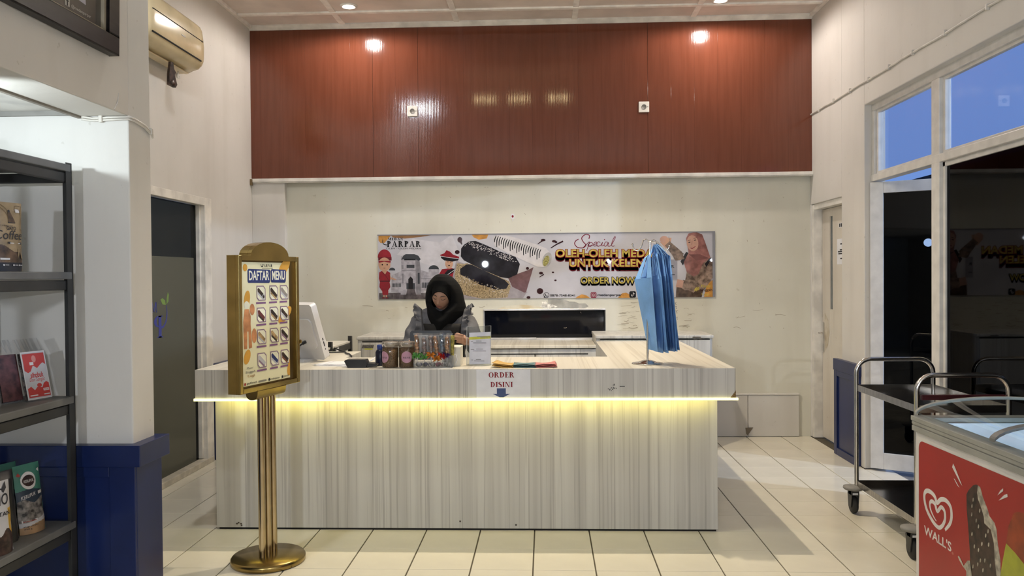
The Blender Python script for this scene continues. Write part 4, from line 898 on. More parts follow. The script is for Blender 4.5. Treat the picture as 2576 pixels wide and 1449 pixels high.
f.rect(2.915, 2.945, 2.512, 2.548, pr).text('f', 2.924, 2.940, 2.514, 2.544, INK, 0.02).text('@medanparpar', 2.955, 3.085, 2.512, 2.528, pr, 0.005); f.build('lettering', pf); f = Flat(lambda a, b, c=0: Vector((ti(b) + 0.0065 + c, a, b)), 0.0006); f.text('@medanparpar', 2.70, 2.87, 2.55, 2.57, pr, 0.0)
f.build('lettering', pf); f = Flat(lambda a, b, c=0: Vector((ti(b) + 0.0065 + c, a, b)), 0.0006)
f.poly([(2.99, 2.56), (3.05, 2.555), (3.03, 2.72), (2.97, 2.72)], mat('print_lilac', (0.33, 0.33, 0.42), 0.3)); f.build('picture', pf)
# air conditioner
AIV = mat('aged_ivory_plastic', (0.62, 0.52, 0.33), 0.16, var=0.08, scale=4)
ac = thing('air_conditioner', 'yellowed ivory split air conditioner high on the left wall', 'air conditioner', (-2.755, 5.6, 3.05))
prof = [(0, 0.0), (0.06, -0.018), (0.130, 0.010), (0.182, 0.075), (0.205, 0.150), (0.203, 0.235), (0.178, 0.310), (0.135, 0.352), (0, 0.365)]
prof = [(0, 0.0), (0.07, -0.012), (0.125, 0.012)] + [(0.125 + 0.085 * math.sin(t), 0.105 - 0.093 * math.cos(t)) for t in (0.5, 0.9, 1.3, 1.57)] + [(0.212, 0.19), (0.205, 0.26)] + [(0.135 + 0.066 * math.cos(t), 0.29 + 0.07 * math.sin(t)) for t in (0.3, 0.7, 1.1, 1.5)] + [(0.0, 0.365)]
sect = lambda a, b, c: (-2.755 + a, c, 3.05 + b)
body = MB(); ys_ = [5.14, 5.152, 5.18] + [5.22 + k * .1 for k in range(8)] + [5.975, 6.000, 6.012]; sc2 = [0.86, 0.95, 0.985] + [1.0] * 8 + [0.985, 0.95, 0.86]
vs = []
for y, k in zip(ys_, sc2):
    for a, b in prof: vs.append((-2.755 + a * k, y, 3.05 + 0.18 + (b - 0.18) * (0.5 + 0.5 * k)))
n = len(prof)
body.add(vs, [(i * n + j, i * n + j + 1, (i + 1) * n + j + 1, (i + 1) * n + j) for i in range(len(ys_) - 1) for j in range(n - 1)], 0, True)
body.add(vs[:n], [list(range(n))]); body.add(vs[-n:], [list(range(n))[::-1]]); body.build('body', AIV, ac)
bx('louver_slot', (-2.57, -2.5475, 5.19, 5.94, 3.118, 3.127), SLOT, ac); bx('panel_seam', (-2.57, -2.5435, 5.19, 5.965, 3.268, 3.273), SLOT, ac)
bx('louver', (-2.72, -2.645, 5.2, 5.93, 3.028, 3.037), AIV, ac, 0.003); bx('small_badge', (-2.546, -2.5415, 5.60, 5.66, 3.215, 3.222), mat('badge_grey', (0.2, 0.19, 0.17), 0.3), ac)
hp = MB().prism([(-0.012, .0), (0.010, .0), (0.018, -.045), (0.034, -.065), (0.022, -.085), (0.045, -.15), (0.03, -.175), (-0.03, -.165), (-0.028, -.09)], lambda a, b, c: (c + a * .3, 5.62 + a, 3.033 + b), -2.640, -2.622)
hp.ell((-2.625, 5.63, 2.885), (0.012, 0.030, 0.026), 12, 8)
hp = hp.build('dry_leaf', mat('dry_brown', (0.045, 0.027, 0.02), 0.3, var=0.4, scale=40), None, 0.003); tag(hp, 'dark brown crumpled tag dangling under the air conditioner', 'tag')
hk = MB().tube([(-2.70, 5.86, 3.04), (-2.69, 5.865, 3.02), (-2.695, 5.85, 3.00), (-2.70, 5.865, 2.985), (-2.69, 5.88, 2.98), (-2.685, 5.875, 3.0)], 0.005, 8).box(-2.72, -2.69, 5.845, 5.865, 3.03, 3.045).build('white_hook', WHITE); tag(hk, 'small white hook on the wall just below the air conditioner end', 'hook')

# ------------------------------------------------------------------ things on the counter
PCW = mat('computer_white', (0.66, 0.65, 0.65), 0.35, var=0.05, scale=5)
mo = thing('desktop_computer', 'white all-in-one computer seen from behind, beside the menu stand', 'computer', (-1.50, 5.12, ZT))
bdir = Vector((-0.50, -0.866, 0)); wdir = Vector((-0.866, 0.50, 0)); updir = (bdir * 0.33 + Vector((0, 0, 0.944))); ndir = updir.cross(wdir); ndir.normalize()
if ndir.dot(bdir) < 0: ndir = -ndir
R0 = Vector((-1.405, 5.085, ZT + 0.012))
def mfn(a, b, c): return R0 + wdir * a + updir * b + ndir * c
rc = lambda w, h, r: [(r, 0), (w - r, 0), (w, r), (w, h - r), (w - r, h), (r, h), (0, h - r), (0, r)]
MB().prism(rc(0.50, 0.375, 0.012), mfn, -0.046, 0.0).build('screen_housing', PCW, mo, 0.006)
MB().prism(rc(0.44, 0.20, 0.02), lambda a, b, c: mfn(a + .03, b + .08, c), 0.0, 0.012).build('back_bulge', PCW, mo, 0.006)
bx('screen', (0, 0.001, 0, 0.001, 0, 0.001), BLACK, mo, world=False)
MB().prism([(0.015, 0.03), (0.485, 0.03), (0.485, 0.36), (0.015, 0.36)], mfn, -0.0475, -0.046).build('screen_glass', mat('screen_black', (0.01, 0.01, 0.012), 0.1), mo)
f = Flat(lambda a, b, c=0: mfn(-0.0 - c, b, a), 0.0006)
for b0, b1 in ((0.125, 0.142), (0.085, 0.118), (0.062, 0.070)): f.rect(-0.028, -0.020, b0, b1, INK)
f.build('side_port', mo)
bx('badge', (0, .001, 0, .001, 0, .001), PCW, mo, world=False)
MB().prism([(0.30, 0.30), (0.46, 0.30), (0.46, 0.322), (0.30, 0.322)], mfn, 0.0, 0.002).build('name_strip', mat('strip_grey', (0.40, 0.39, 0.40), 0.4), mo)
MB().prism([(-0.10, -0.07), (0.16, -0.07), (0.16, 0.10), (-0.10, 0.10)], lambda a, b, c: Vector((-1.60, 5.17, ZT + c)) + wdir * a + Vector((-bdir.x, -bdir.y, 0)) * b * .8, 0.0, 0.012).build('foot', PCW, mo, 0.003)
MB().tube([mfn(.125, .125, .012), mfn(.125, .125, .03), mfn(.15, .11, .045), mfn(.18, .06, .04), mfn(.205, -.005, .03)], 0.0055, 8).tube([mfn(.122, .125, .010), mfn(.13, .123, .034)], 0.011, 8).build('power_cord', BLACK, mo)
for nm in ('screen', 'badge'): bpy.data.objects.remove(bpy.data.objects[nm])
# low rack behind
lr = thing('low_rack', 'low dark metal rack with pale top standing by the left wall behind the counter', 'rack', (-1.80, 6.15, 0))
for x, y in ((-1.60, 6.46), (-2.02, 6.46), (-1.60, 5.86), (-2.02, 5.86)):
    MB().box(x, x + .035, y, y + .004, 0, 1.03).box(x + .031, x + .035, y - .034, y, 0, 1.03).build('post', mat('rack_black', (0.012, 0.012, 0.012), 0.5), lr)
for z in (0.99, 0.55, 0.15):
    bx('shelf_board', (-2.02, -1.575, 5.80, 6.47, z - .012, z), mat('rack_white_board', (0.62, 0.60, 0.54), 0.45), lr)
    for xr in (-1.585, -2.03): bx('beam_rail', (xr, xr + .015, 5.80, 6.47, z - .062, z - .014), RACKM, lr, 0.004)
bx('price_tag', (-1.5695, -1.568, 5.98, 6.05, .945, .972), PAPER, lr)
cord = MB().tube([(-1.570, 5.93, .955), (-1.55, 5.86, .985), (-1.49, 5.78, .975), (-1.44, 5.72, .972), (-1.40, 5.60, .972), (-1.36, 5.52, .974), (-1.325, 5.44, .968), (-1.315, 5.41, .93), (-1.315, 5.40, .60)], 0.0055, 8)
cord.tube([(-1.62, 5.70, .971), (-1.52, 5.66, .971), (-1.44, 5.70, .971)], 0.004, 8)
cord = cord.build('power_cable', BLACK); tag(cord, 'black power cable running over the left arm of the counter', 'cable')
# papers
def sheet(name, pts, z, m, label, group, curl=None):
    poly = [(p[0], p[1]) for p in pts]
    o = MB().prism(poly, lambda a, b, c: (a, b, z + c), 0.0, 0.0012).build(name, m); tag(o, label, 'paper', group); return o
sheet('paper_sheet', [(-1.405, 4.83), (-1.10, 4.78), (-1.05, 4.98), (-1.36, 5.04)], ZT + .0005, PAPER, 'white paper sheet at the bottom of the loose pile by the black card terminal', 'loose papers on the counter')
sheet('paper_sheet', [(-1.43, 4.88), (-1.13, 4.80), (-1.07, 5.01), (-1.37, 5.07)], ZT + .004, PAPER, 'white paper sheet in the middle of the loose pile by the black card terminal', 'loose papers on the counter')
o = MB().grid(lambda u, v: Vector((-1.36 + .31 * u + .02 * v, 4.87 + .18 * v - .03 * u, ZT + .008 + .072 * max(0, (u - .70) / .30) ** 1.6 * (0.35 + .65 * v))), 16, 4).build('paper_sheet', PAPER)
sd = o.modifiers.new('t', 'SOLIDIFY'); sd.thickness = 0.0009
tag(o, 'white paper sheet on top of the pile with its end folded up', 'paper', 'loose papers on the counter')
# black card terminal
ct = thing('card_terminal', 'small black card terminal at the counter edge beside the papers', 'card terminal', (-1.13, 4.76, ZT))
MB().prism([(-.052, 0), (.058, 0), (.064, .022), (.055, .048), (-.062, .048), (-.072, .040)], lambda a, b, c: (-1.125 + a, 4.735 + c, ZT + b), 0.0, 0.075).build('body', BLACK, ct, 0.005)
MB().prism([(0, 0), (.055, 0.004), (.062, 0.012), (.03, .02), (0, .022)], lambda a, b, c: (-1.067 + a, 4.75 + c, ZT + b + .004), 0.0, 0.07).build('paddle', BLACK, ct, 0.003)
# navy bottle
bo = thing('small_bottle', 'small navy blue bottle half hidden behind the left brown jar', 'bottle', (-1.005, 4.87, ZT))
MB().lathe([(0, 0), (.030, 0), (.033, .006), (.033, .080), (.026, .094), (.022, .098)], n=24).build('body', mat('navy_plastic', (0.006, 0.008, 0.028), 0.3), bo, world=False)
MB().lathe([(.022, .096), (.0235, .098), (.0235, .122), (.02, .126), (0, .126)], n=24).build('cap', mat('blue_plastic', (0.02, 0.05, 0.24), 0.3), bo, world=False)
# jars
JARC = glass('clear_plastic', (0.90, 0.90, 0.89), 0.05, None, 0.08)
def jar(x, y, phi, label):
    j = thing('snack_jar', label, 'jar', (x, y, ZT), 0, 'brown jars on the counter')
    MB().lathe([(0, 0.002), (.044, 0.002), (.0465, .008), (.0465, .116), (0, .119)], n=32).build('contents', mat('brown_floss', (0.20, 0.108, 0.042), 0.75, var=0.28, scale=150, bump=0.6, bscale=260), j, world=False)
    MB().lathe([(.046, 0), (.0485, .004), (.0485, .122), (.046, .128)], n=32).build('jar_wall', JARC, j, world=False)
    MB().lathe([(0.0, .149), (.044, .149), (.046, .153), (.049, .151), (.050, .148), (.050, .126), (.047, .124)], n=36).build('lid', glass('lid_clear', (.72, .68, .62), .10, ((.42, .38, .33), .42), .12), j, world=False)
    def cf(a, b, c=0.0):
        t = phi + a / .0487; r = .0488 + c
        return Vector((r * math.cos(t), r * math.sin(t), b))
    f = Flat(cf, 0.0004)
    R = .034
    for i in range(20):  # disc in slices so that it hugs the jar
        a0 = -R + 2 * R * i / 20; a1 = a0 + 2 * R / 20; h0 = math.sqrt(max(0, R * R - a0 * a0)); h1 = math.sqrt(max(0, R * R - a1 * a1))
        f.l = 0; f.poly([(a0, .064 - h0), (a1, .064 - h1), (a1, .064 + h1), (a0, .064 + h0)], mat('pink_label', (0.50, 0.27, 0.35), 0.5))
    f.l = 2
    f.serif('PARPAR', -.022, .022, .056, .066, INK, 0.3).rect(-.022, .000, .0705, .0725, INK)
    f.build('label', j, world=False)
jar(-0.926, 4.765, -PI / 2 - 0.72, 'brown snack jar with clear lid, nearest the card terminal')
jar(-0.826, 4.762, -PI / 2 + 0.12, 'brown snack jar with pink round label next to the candy sticks')
# candy box and sticks
CEL = glass('cellophane', (0.93, 0.94, 0.96), 0.16, None, 0.10)
tb_ = thing('candy_box', 'open clear plastic box holding ribboned candy sticks by the counter edge', 'box', (-0.665, 4.745, ZT))
MB().box(-.113, .113, -.044, -.042, 0, .042).box(-.113, .113, .042, .044, 0, .200).box(-.113, -.111, -.042, .042, 0, .075).box(.111, .113, -.042, .042, 0, .075).box(-.113, .113, -.044, .044, 0.0, 0.003).build('box_wall', CEL, tb_, world=False)
MB().box(-.105, .105, .036, .038, .09, .190).build('back_card', mat('card_grey', (0.50, 0.50, 0.49), 0.5, var=0.1), tb_, world=False)
tanM = mat('candy_tan', (0.46, 0.23, 0.10), 0.35, var=0.35, scale=40); mauM = mat('candy_mauve', (0.26, 0.18, 0.16), 0.35, var=0.3, scale=40); bluM = mat('candy_blue', (0.14, 0.20, 0.27), 0.3, var=0.35, scale=50); olvM = mat('candy_olive', (0.34, 0.29, 0.06), 0.4, var=0.3, scale=50)
RIB = {'green': mat('ribbon_green', (0.10, 0.34, 0.06), 0.22, var=0.3, scale=50), 'orange': mat('ribbon_orange', (0.66, 0.22, 0.02), 0.22, var=0.3, scale=50), 'red': mat('ribbon_red', (0.44, 0.02, 0.012), 0.22, var=0.3, scale=50), 'purple': mat('ribbon_purple', (0.05, 0.015, 0.09), 0.22, var=0.3, scale=50)}
def candy(x, dx, z0, z1, m, rib, zr, label, y=4.742):
    c = thing('candy_stick', label, 'candy', (x, y, ZT), 0, 'candy sticks in the clear box')
    mb = MB(); k = 6
    for i in range(k):
        t = (i + .5) / k; z = z0 + (z1 - z0) * t
        mb.ell((dx * (z - zr) / (z1 - zr) + .003 * math.sin(i * 2.3), .003 * math.cos(i * 2.1), z), (.0125, .0120, (z1 - z0) / k * .74), 12, 8, R=Matrix.Rotation(.35 * (-1) ** i, 3, 'Y'))
    mb.build('marshmallow_twist', m, c, world=False)
    MB().tube([(0, 0, .008), (0, 0, z0 + .01)], .0022, 6).build('stick', PAPER, c, world=False)
    MB().tube([(0, 0, zr), (dx * .2, 0, z0 - .006), (dx * .6, 0, (z0 + z1) / 2), (dx, 0, z1 + .002), (dx, 0, z1 + .014)], [.006, .0155, .0165, .0155, .010], 12, cap=False).build('wrapper', CEL, c, world=False)
    r = MB(); rnd = random.Random(int(x * 1000))
    for i in range(34):
        a = 2 * PI * rnd.random(); e = rnd.uniform(-.8, .9); L = rnd.uniform(.018, .038); w = rnd.uniform(.0035, .006)
        d = Vector((math.cos(a) * math.cos(e), math.sin(a) * math.cos(e) * .7, math.sin(e))); s_ = d.orthogonal().normalized() * w
        p = Vector((0, -.014, zr)); q = p + d * L * .6 + Vector((0, 0, .004)); e2 = p + d * L
        r.add([p, q - s_, e2, q + s_, q + d.cross(s_).normalized() * .002], [(0, 1, 4), (0, 4, 3), (1, 2, 4), (2, 3, 4)], 0)
    r.build('ribbon_bow', RIB[rib], c, world=False)
candy(-.762, -.002, .088, .190, tanM, 'green', .068, 'tan candy stick with green ribbon at the jar end of the box')
candy(-.719, -.001, .080, .172, mauM, 'green', .062, 'mauve grey candy stick with green ribbon, shorter than the tan one beside it')
candy(-.679, -.002, .098, .182, mauM, 'orange', .072, 'mauve candy stick with orange ribbon')
candy(-.642, -.012, .086, .180, tanM, 'orange', .052, 'tan candy stick with orange ribbon, leaning')
candy(-.612, -.004, .090, .192, bluM, 'red', .066, 'blue grey candy stick in shiny wrapper with red ribbon')
candy(-.585, .004, .084, .178, tanM, 'purple', .070, 'tan candy stick with dark purple ribbon')
ov = MB().tube([(-.556, 4.76, ZT + .07), (-.553, 4.76, ZT + .188)], [.010, .012], 12).build('wafer_roll', olvM); tag(ov, 'olive yellow wrapped roll at the tablet end of the candy box', 'candy')
wr_ = [(-.752, 'pale grey wrapped sweet nearest the jars in the candy box', (.42, .40, .38)), (-.712, 'dark blue wrapped sweet in the candy box', (.03, .03, .12)), (-.668, 'pale striped wrapped sweet in the middle of the candy box', (.45, .42, .38)), (-.634, 'magenta wrapped sweet in the candy box', (.28, .02, .07)), (-.592, 'pale grey wrapped sweet under the purple ribbon', (.40, .37, .36))]
for k, (x, lab, col) in enumerate(wr_):
    o = MB(); o.ell((x, 4.722, ZT + .020), (.017, .012, .013), 14, 8, R=Matrix.Rotation(.5 * (-1) ** k, 3, 'Y'))
    for sgn in (-1, 1):
        o.add([(x + sgn * .014, 4.722, ZT + .020 + sgn * .004 * (-1) ** k), (x + sgn * .026, 4.718, ZT + .034), (x + sgn * .028, 4.722, ZT + .020), (x + sgn * .026, 4.726, ZT + .008)], [(0, 1, 2), (0, 2, 3)])
    o = o.build('wrapped_sweet', mat('sweet_wrap_%d' % k, col, 0.25, var=0.45, scale=70, stretch=(1, 1, .3))); tag(o, lab, 'candy', 'wrapped sweets in the clear box')
# white carton, tablet
ca = thing('white_carton', 'small cream white carton standing behind the candy box', 'carton', (-0.555, 4.87, ZT))
bx('body', (-.615, -.512, 4.80, 4.955, ZT, ZT + .112), mat('carton_white', (0.70, 0.67, 0.58), 0.5, var=0.05), ca, 0.003)
bx('lid_flap', (-.616, -.511, 4.798, 4.957, ZT + .104, ZT + .116), mat('carton_white', (0.7, 0.67, 0.58)), ca, 0.003)
MB().tube([(-.560, 4.797, ZT + .075), (-.535, 4.785, ZT + .07), (-.528, 4.782, ZT + .04), (-.540, 4.79, ZT + .02)], .0022, 6).build('string', PAPER, ca)
tbv = thing('tablet', 'black tablet propped upright facing the cashier behind the candy box', 'tablet', (-.76, 5.25, ZT))
tf = lambda a, b, c: Vector((-.752 + a, 5.245 + .10 * b - c, ZT + .010 + b * .97))
MB().prism(rc(.275, .180, .012), lambda a, b, c: tf(a - .1375, b, c), 0.0, .009).build('body', mat('tablet_black', (.010, .010, .011), .35), tbv, .003)
MB().prism([(-.125, .010), (.125, .010), (.125, .17), (-.125, .17)], tf, -.0015, 0).build('screen_glass', mat('screen_black', (.01, .01, .012), .1), tbv)
MB().prism([(-.06, 0), (.06, 0), (.045, .12), (-.045, .12)], lambda a, b, c: Vector((-.76 + a, 5.20 + b * .32 + c, ZT + b * .9)), 0, .006).box(-.83, -.69, 5.19, 5.27, ZT, ZT + .008).build('stand', BLACK, tbv, .002)
f = Flat(lambda a, b, c=0: tf(a, b, .009 + c), .0005); f.rect(-.115, -.058, .150, .164, mat('tablet_sticker', (.16, .16, .16), .4)).ell(.11, .155, .008, .008, mat('tablet_sticker', (.16, .16, .16), .4)).rect(-.10, .11, .03, .14, mat('tablet_label', (.40, .40, .39), .5)); f.build('sticker', tbv)
# acrylic sign
asn = thing('acrylic_holder', 'clear acrylic holder with yellow banded white price sheet', 'sign', (-.405, 4.84, ZT), -0.10)
ACR = glass('acrylic', (.90, .92, .93), .06)
MB().prism([(-.075, 0), (.072, 0), (.072, .236), (-.075, .230)], lambda a, b, c: Vector((a, c + .09 * b, b + .002)), 0, .003).box(-.075, .072, -.005, .075, 0, .003).build('holder', ACR, asn, world=False)
MB().tube([(-.075, .0, .004), (-.075, .021, .232), (.072, .022, .238), (.072, .0, .004)], .0015, 6).build('bright_edge', mat('acrylic_edge', (.62, .64, .62), .15), asn, world=False)
af = lambda a, b, c=0: Vector((a, .09 * b - .0022 - c, b + .002))
MB().prism([(-.058, .004), (.071, .010), (.071, .200), (-.060, .194)], af, -.001, 0).build('price_sheet', mat('sheet_bluish', (.62, .63, .70), .45), asn, world=False)
f = Flat(af, .0005); f.poly([(-.0595, .152), (.071, .160), (.071, .176), (-.0595, .168)], GY)
for a, b, z in ((-.012, .068, .1685), (.008, .055, .162), (-.05, -.036, .140), (-.018, .016, .143), (-.036, .044, .132), (-.05, -.028, .092), (-.018, .026, .095), (-.036, .044, .084), (-.045, -.036, .030), (-.018, .014, .033), (-.028, .034, .024)): f.rect(a, b, z, z + .003, mat('print_grey_line', (.14, .14, .15), .5))
f.build('print', asn, world=False)
# leaflets
for cname, x0, x1, col, place in (('yellow', -.315, -.195, (.62, .38, .10), 'next to the acrylic holder'), ('teal', -.195, -.065, (.11, .21, .22), 'in the middle of the leaflet row'), ('pink', -.065, .058, (.58, .20, .18), 'at the far end of the leaflet row')):
    for k, nm in enumerate(('lowest', 'second', 'top')):
        zz = ZT + .001 + .007 * k; q = random.uniform(-.006, .006); lift = {'yellow': .022, 'teal': .004, 'pink': .012}[cname]
        def lf_(u, v, zz=zz, q=q, lift=lift, x0=x0, x1=x1, k=k):
            e = u if x0 > -.1 else 1 - u
            return Vector((x0 + (x1 - x0) * u + q + .025 * (v if x0 < -.3 else 0), 4.705 + .175 * v + q + .004 * k, zz + lift * max(0, e - .25) ** 1.5 * (1 if abs(x0 + .195) > .01 else .3) + .006 * math.sin(PI * u) * math.sin(3 * v + k)))
        f_ = MB().grid(lf_, 10, 5, mf=lambda u, v: 1 if (.25 < u < .8 and (.3 < v < .38 or .6 < v < .66)) else 0).build('leaflet', [mat('leaflet_' + cname, col, .4, var=.08, scale=30), mat('leaflet_ink_' + cname, tuple(c * .35 for c in col), .4)])
        sd = f_.modifiers.new('t', 'SOLIDIFY'); sd.thickness = .0012
        tag(f_, '%s leaflet, %s in its pile, %s' % (cname, nm, place), 'leaflet', 'leaflets on the counter edge')
# ------------------------------------------------------------------ bag stand and blue bags
bs = thing('hook_stand', 'slim chrome hook stand on round base holding blue bags', 'stand', (.612, 4.905, ZT))
MB().lathe([(0, 0), (.090, 0), (.095, .003), (.092, .006), (.060, .008), (.048, .014), (.030, .020), (.012, .023), (0, .023)], n=40).build('base', CHROME, bs, world=False)
MB().tube([(0, 0, .02), (.006, 0, .38), (.020, 0, .735)], .0072, 12).build('pole', CHROME, bs, world=False)
for pts in ([(.020, 0, .735), (-.004, 0, .752), (-.022, -.004, .745), (-.035, -.010, .705), (-.055, -.014, .682), (-.078, -.016, .690), (-.088, -.016, .722)],
            [(.020, 0, .735), (.045, .004, .750), (.056, .008, .740), (.062, .012, .712)],
            [(.020, 0, .735), (.06, -.01, .735), (.090, -.016, .700), (.110, -.020, .672), (.124, -.022, .690), (.132, -.022, .708)]):
    MB().tube(pts, .0042, 8).ell(pts[-1], (.0065,) * 3, 10, 6).build('hook_arm', CHROME, bs, world=False)
BAGM = mat('blue_nonwoven', (.185, .40, .77), .75, var=.10, scale=5, bump=.15, bscale=220)
NB = 11
apex = Vector((.672, 4.89, 1.672))
places = ['first', 'second', 'third', 'fourth', 'fifth', 'sixth', 'seventh', 'eighth', 'ninth', 'tenth', 'outermost']
for i in range(NB):
    t = i / (NB - 1)
    near_t = Vector((.650 + .090 * t - (.026 if i == 0 else 0), 4.765 + .02 * math.sin(i * 1.7), 1.487 + .012 * math.sin(i * 2.1) + .01 * t))
    near_b = Vector((.676 + .112 * t - (.020 if i == 0 else 0), 4.775 + .015 * math.sin(i * 1.3), 1.058 - .012 * math.sin(i * 1.9) - .008 * (1 - t)))
    wv = Vector((-.078 + .03 * t, .23, -.012)); wb = Vector((-.026, .23, -.006)); th = Vector((.0032, .0012, 0))
    bgo = thing('blue_bag', 'pale blue cloth bag hanging on the hook stand, %s from the pole side' % places[i] if i < NB - 1 else 'pale blue cloth bag, outermost on the hook stand, with dark printing on its edge', 'bag', (round(near_b.x, 3), round(near_b.y, 3), round(near_b.z, 3)), 0, 'blue bags on the hook stand')
    body = MB()
    for sgn in (-1, 1):
        def sf(u, v, sgn=sgn):
            p = near_t.lerp(near_b, v) + wv.lerp(wb, v) * u + Vector((.006, 0, 0)) * math.sin(PI * v) * math.sin(i)
            return p + th * sgn * (0.15 + .85 * (4 * u * (1 - u)) ** .5 * (0.4 + .6 * (1 - abs(2 * v - 1) ** 3))) + Vector((.004 * math.sin(6 * u + i), 0, 0))
        body.grid(sf, 8, 10, smooth=True)
    body.build('body', BAGM, bgo)
    hh = MB(); ap = apex + Vector((.010 * (t - .5) * 2, .004 * math.sin(i), .012 * math.sin(i * 2.3)))
    for (u0, u1) in ((.02, .30), (.66, .96)):
        a = near_t + wv * u0; b_ = near_t + wv * u1
        m_ = ap + Vector((.018 * (u0 - .4), .03 * (u0 - .4), 0))
        mid = (a.lerp(m_, .55) + Vector((-.016 + .05 * t, 0, .02))); mid2 = (b_.lerp(m_, .55) + Vector((-.016 + .05 * t, 0, .02)))
        for off in (0, .0012):
            o3 = Vector((off, 0, 0)); hh.add([a + o3, b_ + o3, mid2 + o3, mid + o3, m_ + Vector((.014, .008, -.006)) + o3, m_ + Vector((-.010, -.004, .004)) + o3], [(0, 1, 2, 3), (3, 2, 4, 5)])
    hh.build('handle', BAGM, bgo)
    if i == NB - 1:
        f = Flat(lambda a, b, c=0: near_t.lerp(near_b, b) + wv * a + th * (1.4) + Vector((c + .002, -c, 0)), .0008)
        for b0, k in ((.37, 1), (.42, -1), (.48, 1), (.56, .6)): f.stroke([(.03, b0), (.06 + .02 * k, b0 + .012), (.10, b0 + .004), (.07, b0 + .03), (.03, b0 + .026)], .006, mat('bag_print', (.02, .05, .12), .7))
        f.build('print', bgo)
# ------------------------------------------------------------------ goods rack at the left edge
gr = thing('goods_rack', 'tall grey slotted metal rack with four shelves at the left edge', 'rack', (-2.17, 2.45, 0))
RX, RY, RB, RN = -1.974, 3.300, -2.38, 1.62
for (x, y, sx, sy) in ((RX, RY, -1, -1), (RB, RY, 1, -1), (RX, RN, -1, 1), (RB, RN, 1, 1)):
    MB().box(min(x, x + sx * .003), max(x, x + sx * .003), min(y, y + sy * .040), max(y, y + sy * .040), 0, 1.985).box(min(x, x + sx * .038), max(x, x + sx * .038), min(y, y + sy * .003), max(y, y + sy * .003), 0, 1.985).build('post', RACKM, gr)
    if (x, y) == (RX, RY):
        sl_ = MB()
        for k in range(38): sl_.prism([(-.012, 0), (-.022, .004), (-.022, .030), (-.012, .026)], lambda a, b, c, k=k: (RX + a, c, .05 + k * .05 + b), RY - .0045, RY - .002)
        sl_ = sl_.build('slot', SLOT, gr); sl_['kind'] = 'stuff'
LV = (1.978, 1.532, 1.015, 0.492)
for z in LV:
    sh = bx('shelf', (RB + .005, RX + .003, RN + .01, RY - .012, z - .030, z), SHELFM, gr, .004)
    for x0, x1 in ((RX - .022, RX - .006), (RB + .006, RB + .022)): bx('beam_rail', (x0, x1, RN + .01, RY - .008, z - .075, z - .034), RACKM, gr, .005)
    bx('end_rail', (RB + .006, RX - .006, RY - .022, RY - .006, z - .075, z - .034), RACKM, gr, .005)
def pouch(name, p0, p1, z, h, d, lean, label, cat, mats, mf, deco, group=None, top=0.55, pinch=.25, zig=0):
    """stand-up pouch whose bottom runs p0 -> p1 (front seen from +X); leans by `lean` at the top"""
    p0 = Vector((*p0, z + .0015)); p1 = Vector((*p1, z + .0015)); w = (p1 - p0).length; u = (p1 - p0) / w; n = Vector((u.y, -u.x, 0))
    o = thing(name, label, cat, tuple((p0 + p1) / 2), 0, group)
    def S_(a, b, s):
        x = 2 * a - 1
        th = d * .5 * max(0.02, (1 - abs(x) ** 3)) * (1 - top * b ** 2) * (1 if b < .88 else max(.06, (1 - b) / .12))
        ww = 1 - pinch * .12 * math.sin(PI * min(1, b * 1.05)) 
        wr = .002 * math.sin(17 * b + 5 * a) * (1 - b)
        return p0 + u * (w * (.5 + x * .5 * ww)) + Vector((0, 0, h * b)) + (-n) * lean * b + n * s * (th + wr) + n * d * .5
    mb = MB(); NU, NV = 64, 110
    mb.grid(lambda a, b: S_(a, b, 1), NU, NV, mf=mf); mb.grid(lambda a, b: S_(a, b, -1), NU, 20, mf=lambda a, b: 0)
    mb.build('pouch', mats, o)
    f = Flat(lambda a, b, c=0: S_(a, b, 1) + n * (c + .0016), .0005)
    deco(f); f.build('print', o)
    return o
def oval(a, b, ca, cb, ra, rb): return ((a - ca) / ra) ** 2 + ((b - cb) / rb) ** 2 < 1
TEAL = mat('pouch_teal', (.055, .20, .145), .45, var=.08); DNAVY = mat('pouch_navy', (.020, .035, .055), .45); CRK = mat('cracker_print', (.22, .20, .18), .5, var=.45, scale=45); PWH = mat('pouch_white', (.48, .47, .47), .45, var=.05); PTAN = mat('pouch_tan', (.36, .22, .11), .5, var=.12); PLAB = mat('price_white', (.62, .60, .58), .5); PRED = mat('print_red', (.36, .04, .03), .5); PBR = mat('print_dark_brown', (.05, .025, .02), .4, var=.35, scale=50)
def kmf(a, b):
    if oval(a, b, .42, .77, .27, .115): return 6 if not oval(a, b, .42, .77, .23, .095) else 5
    wv_ = .045 * math.sin(3.2 * a + .3)
    if b < .10 + .07 * a: return 4
    if b < .16 + .10 * a * a: return 3
    if b < .47 + .03 * math.sin(9 * a): return 2
    if b < .60 + wv_: return 1
    return 0
def kdeco(f):
    f.stroke([(.42 + .25 * math.cos(t), .77 + .105 * math.sin(t)) for t in [2 * PI * k / 28 for k in range(28)]], .045, PLAB, closed=True, sub=2)
    f.text('KERUPUK', .10, .60, .505, .555, PLAB, .01, .15, rot=.08).rect(.70, .88, .545, .590, PLAB).text('KULIT', .88, 1.0, .55, .59, PTAN, .01)
    f.rect(.06, .55, .17, .205, PLAB).text('pedas', .10, .50, .176, .198, PRED, .015).text('siap goreng', .08, .55, .10, .125, INK, .015).text('250 g', .08, .30, .065, .09, INK, .01)
    f.poly([(.05, .86), (.12, .90), (.18, .86), (.12, .84)], PRED).poly([(.80, .90), (.92, .92), (.88, .86)], PLAB).text('KERUPUK', .24, .60, .745, .785, PLAB, .02, .1)
KM = [TEAL, DNAVY, CRK, PWH, PTAN, PBR, PLAB]
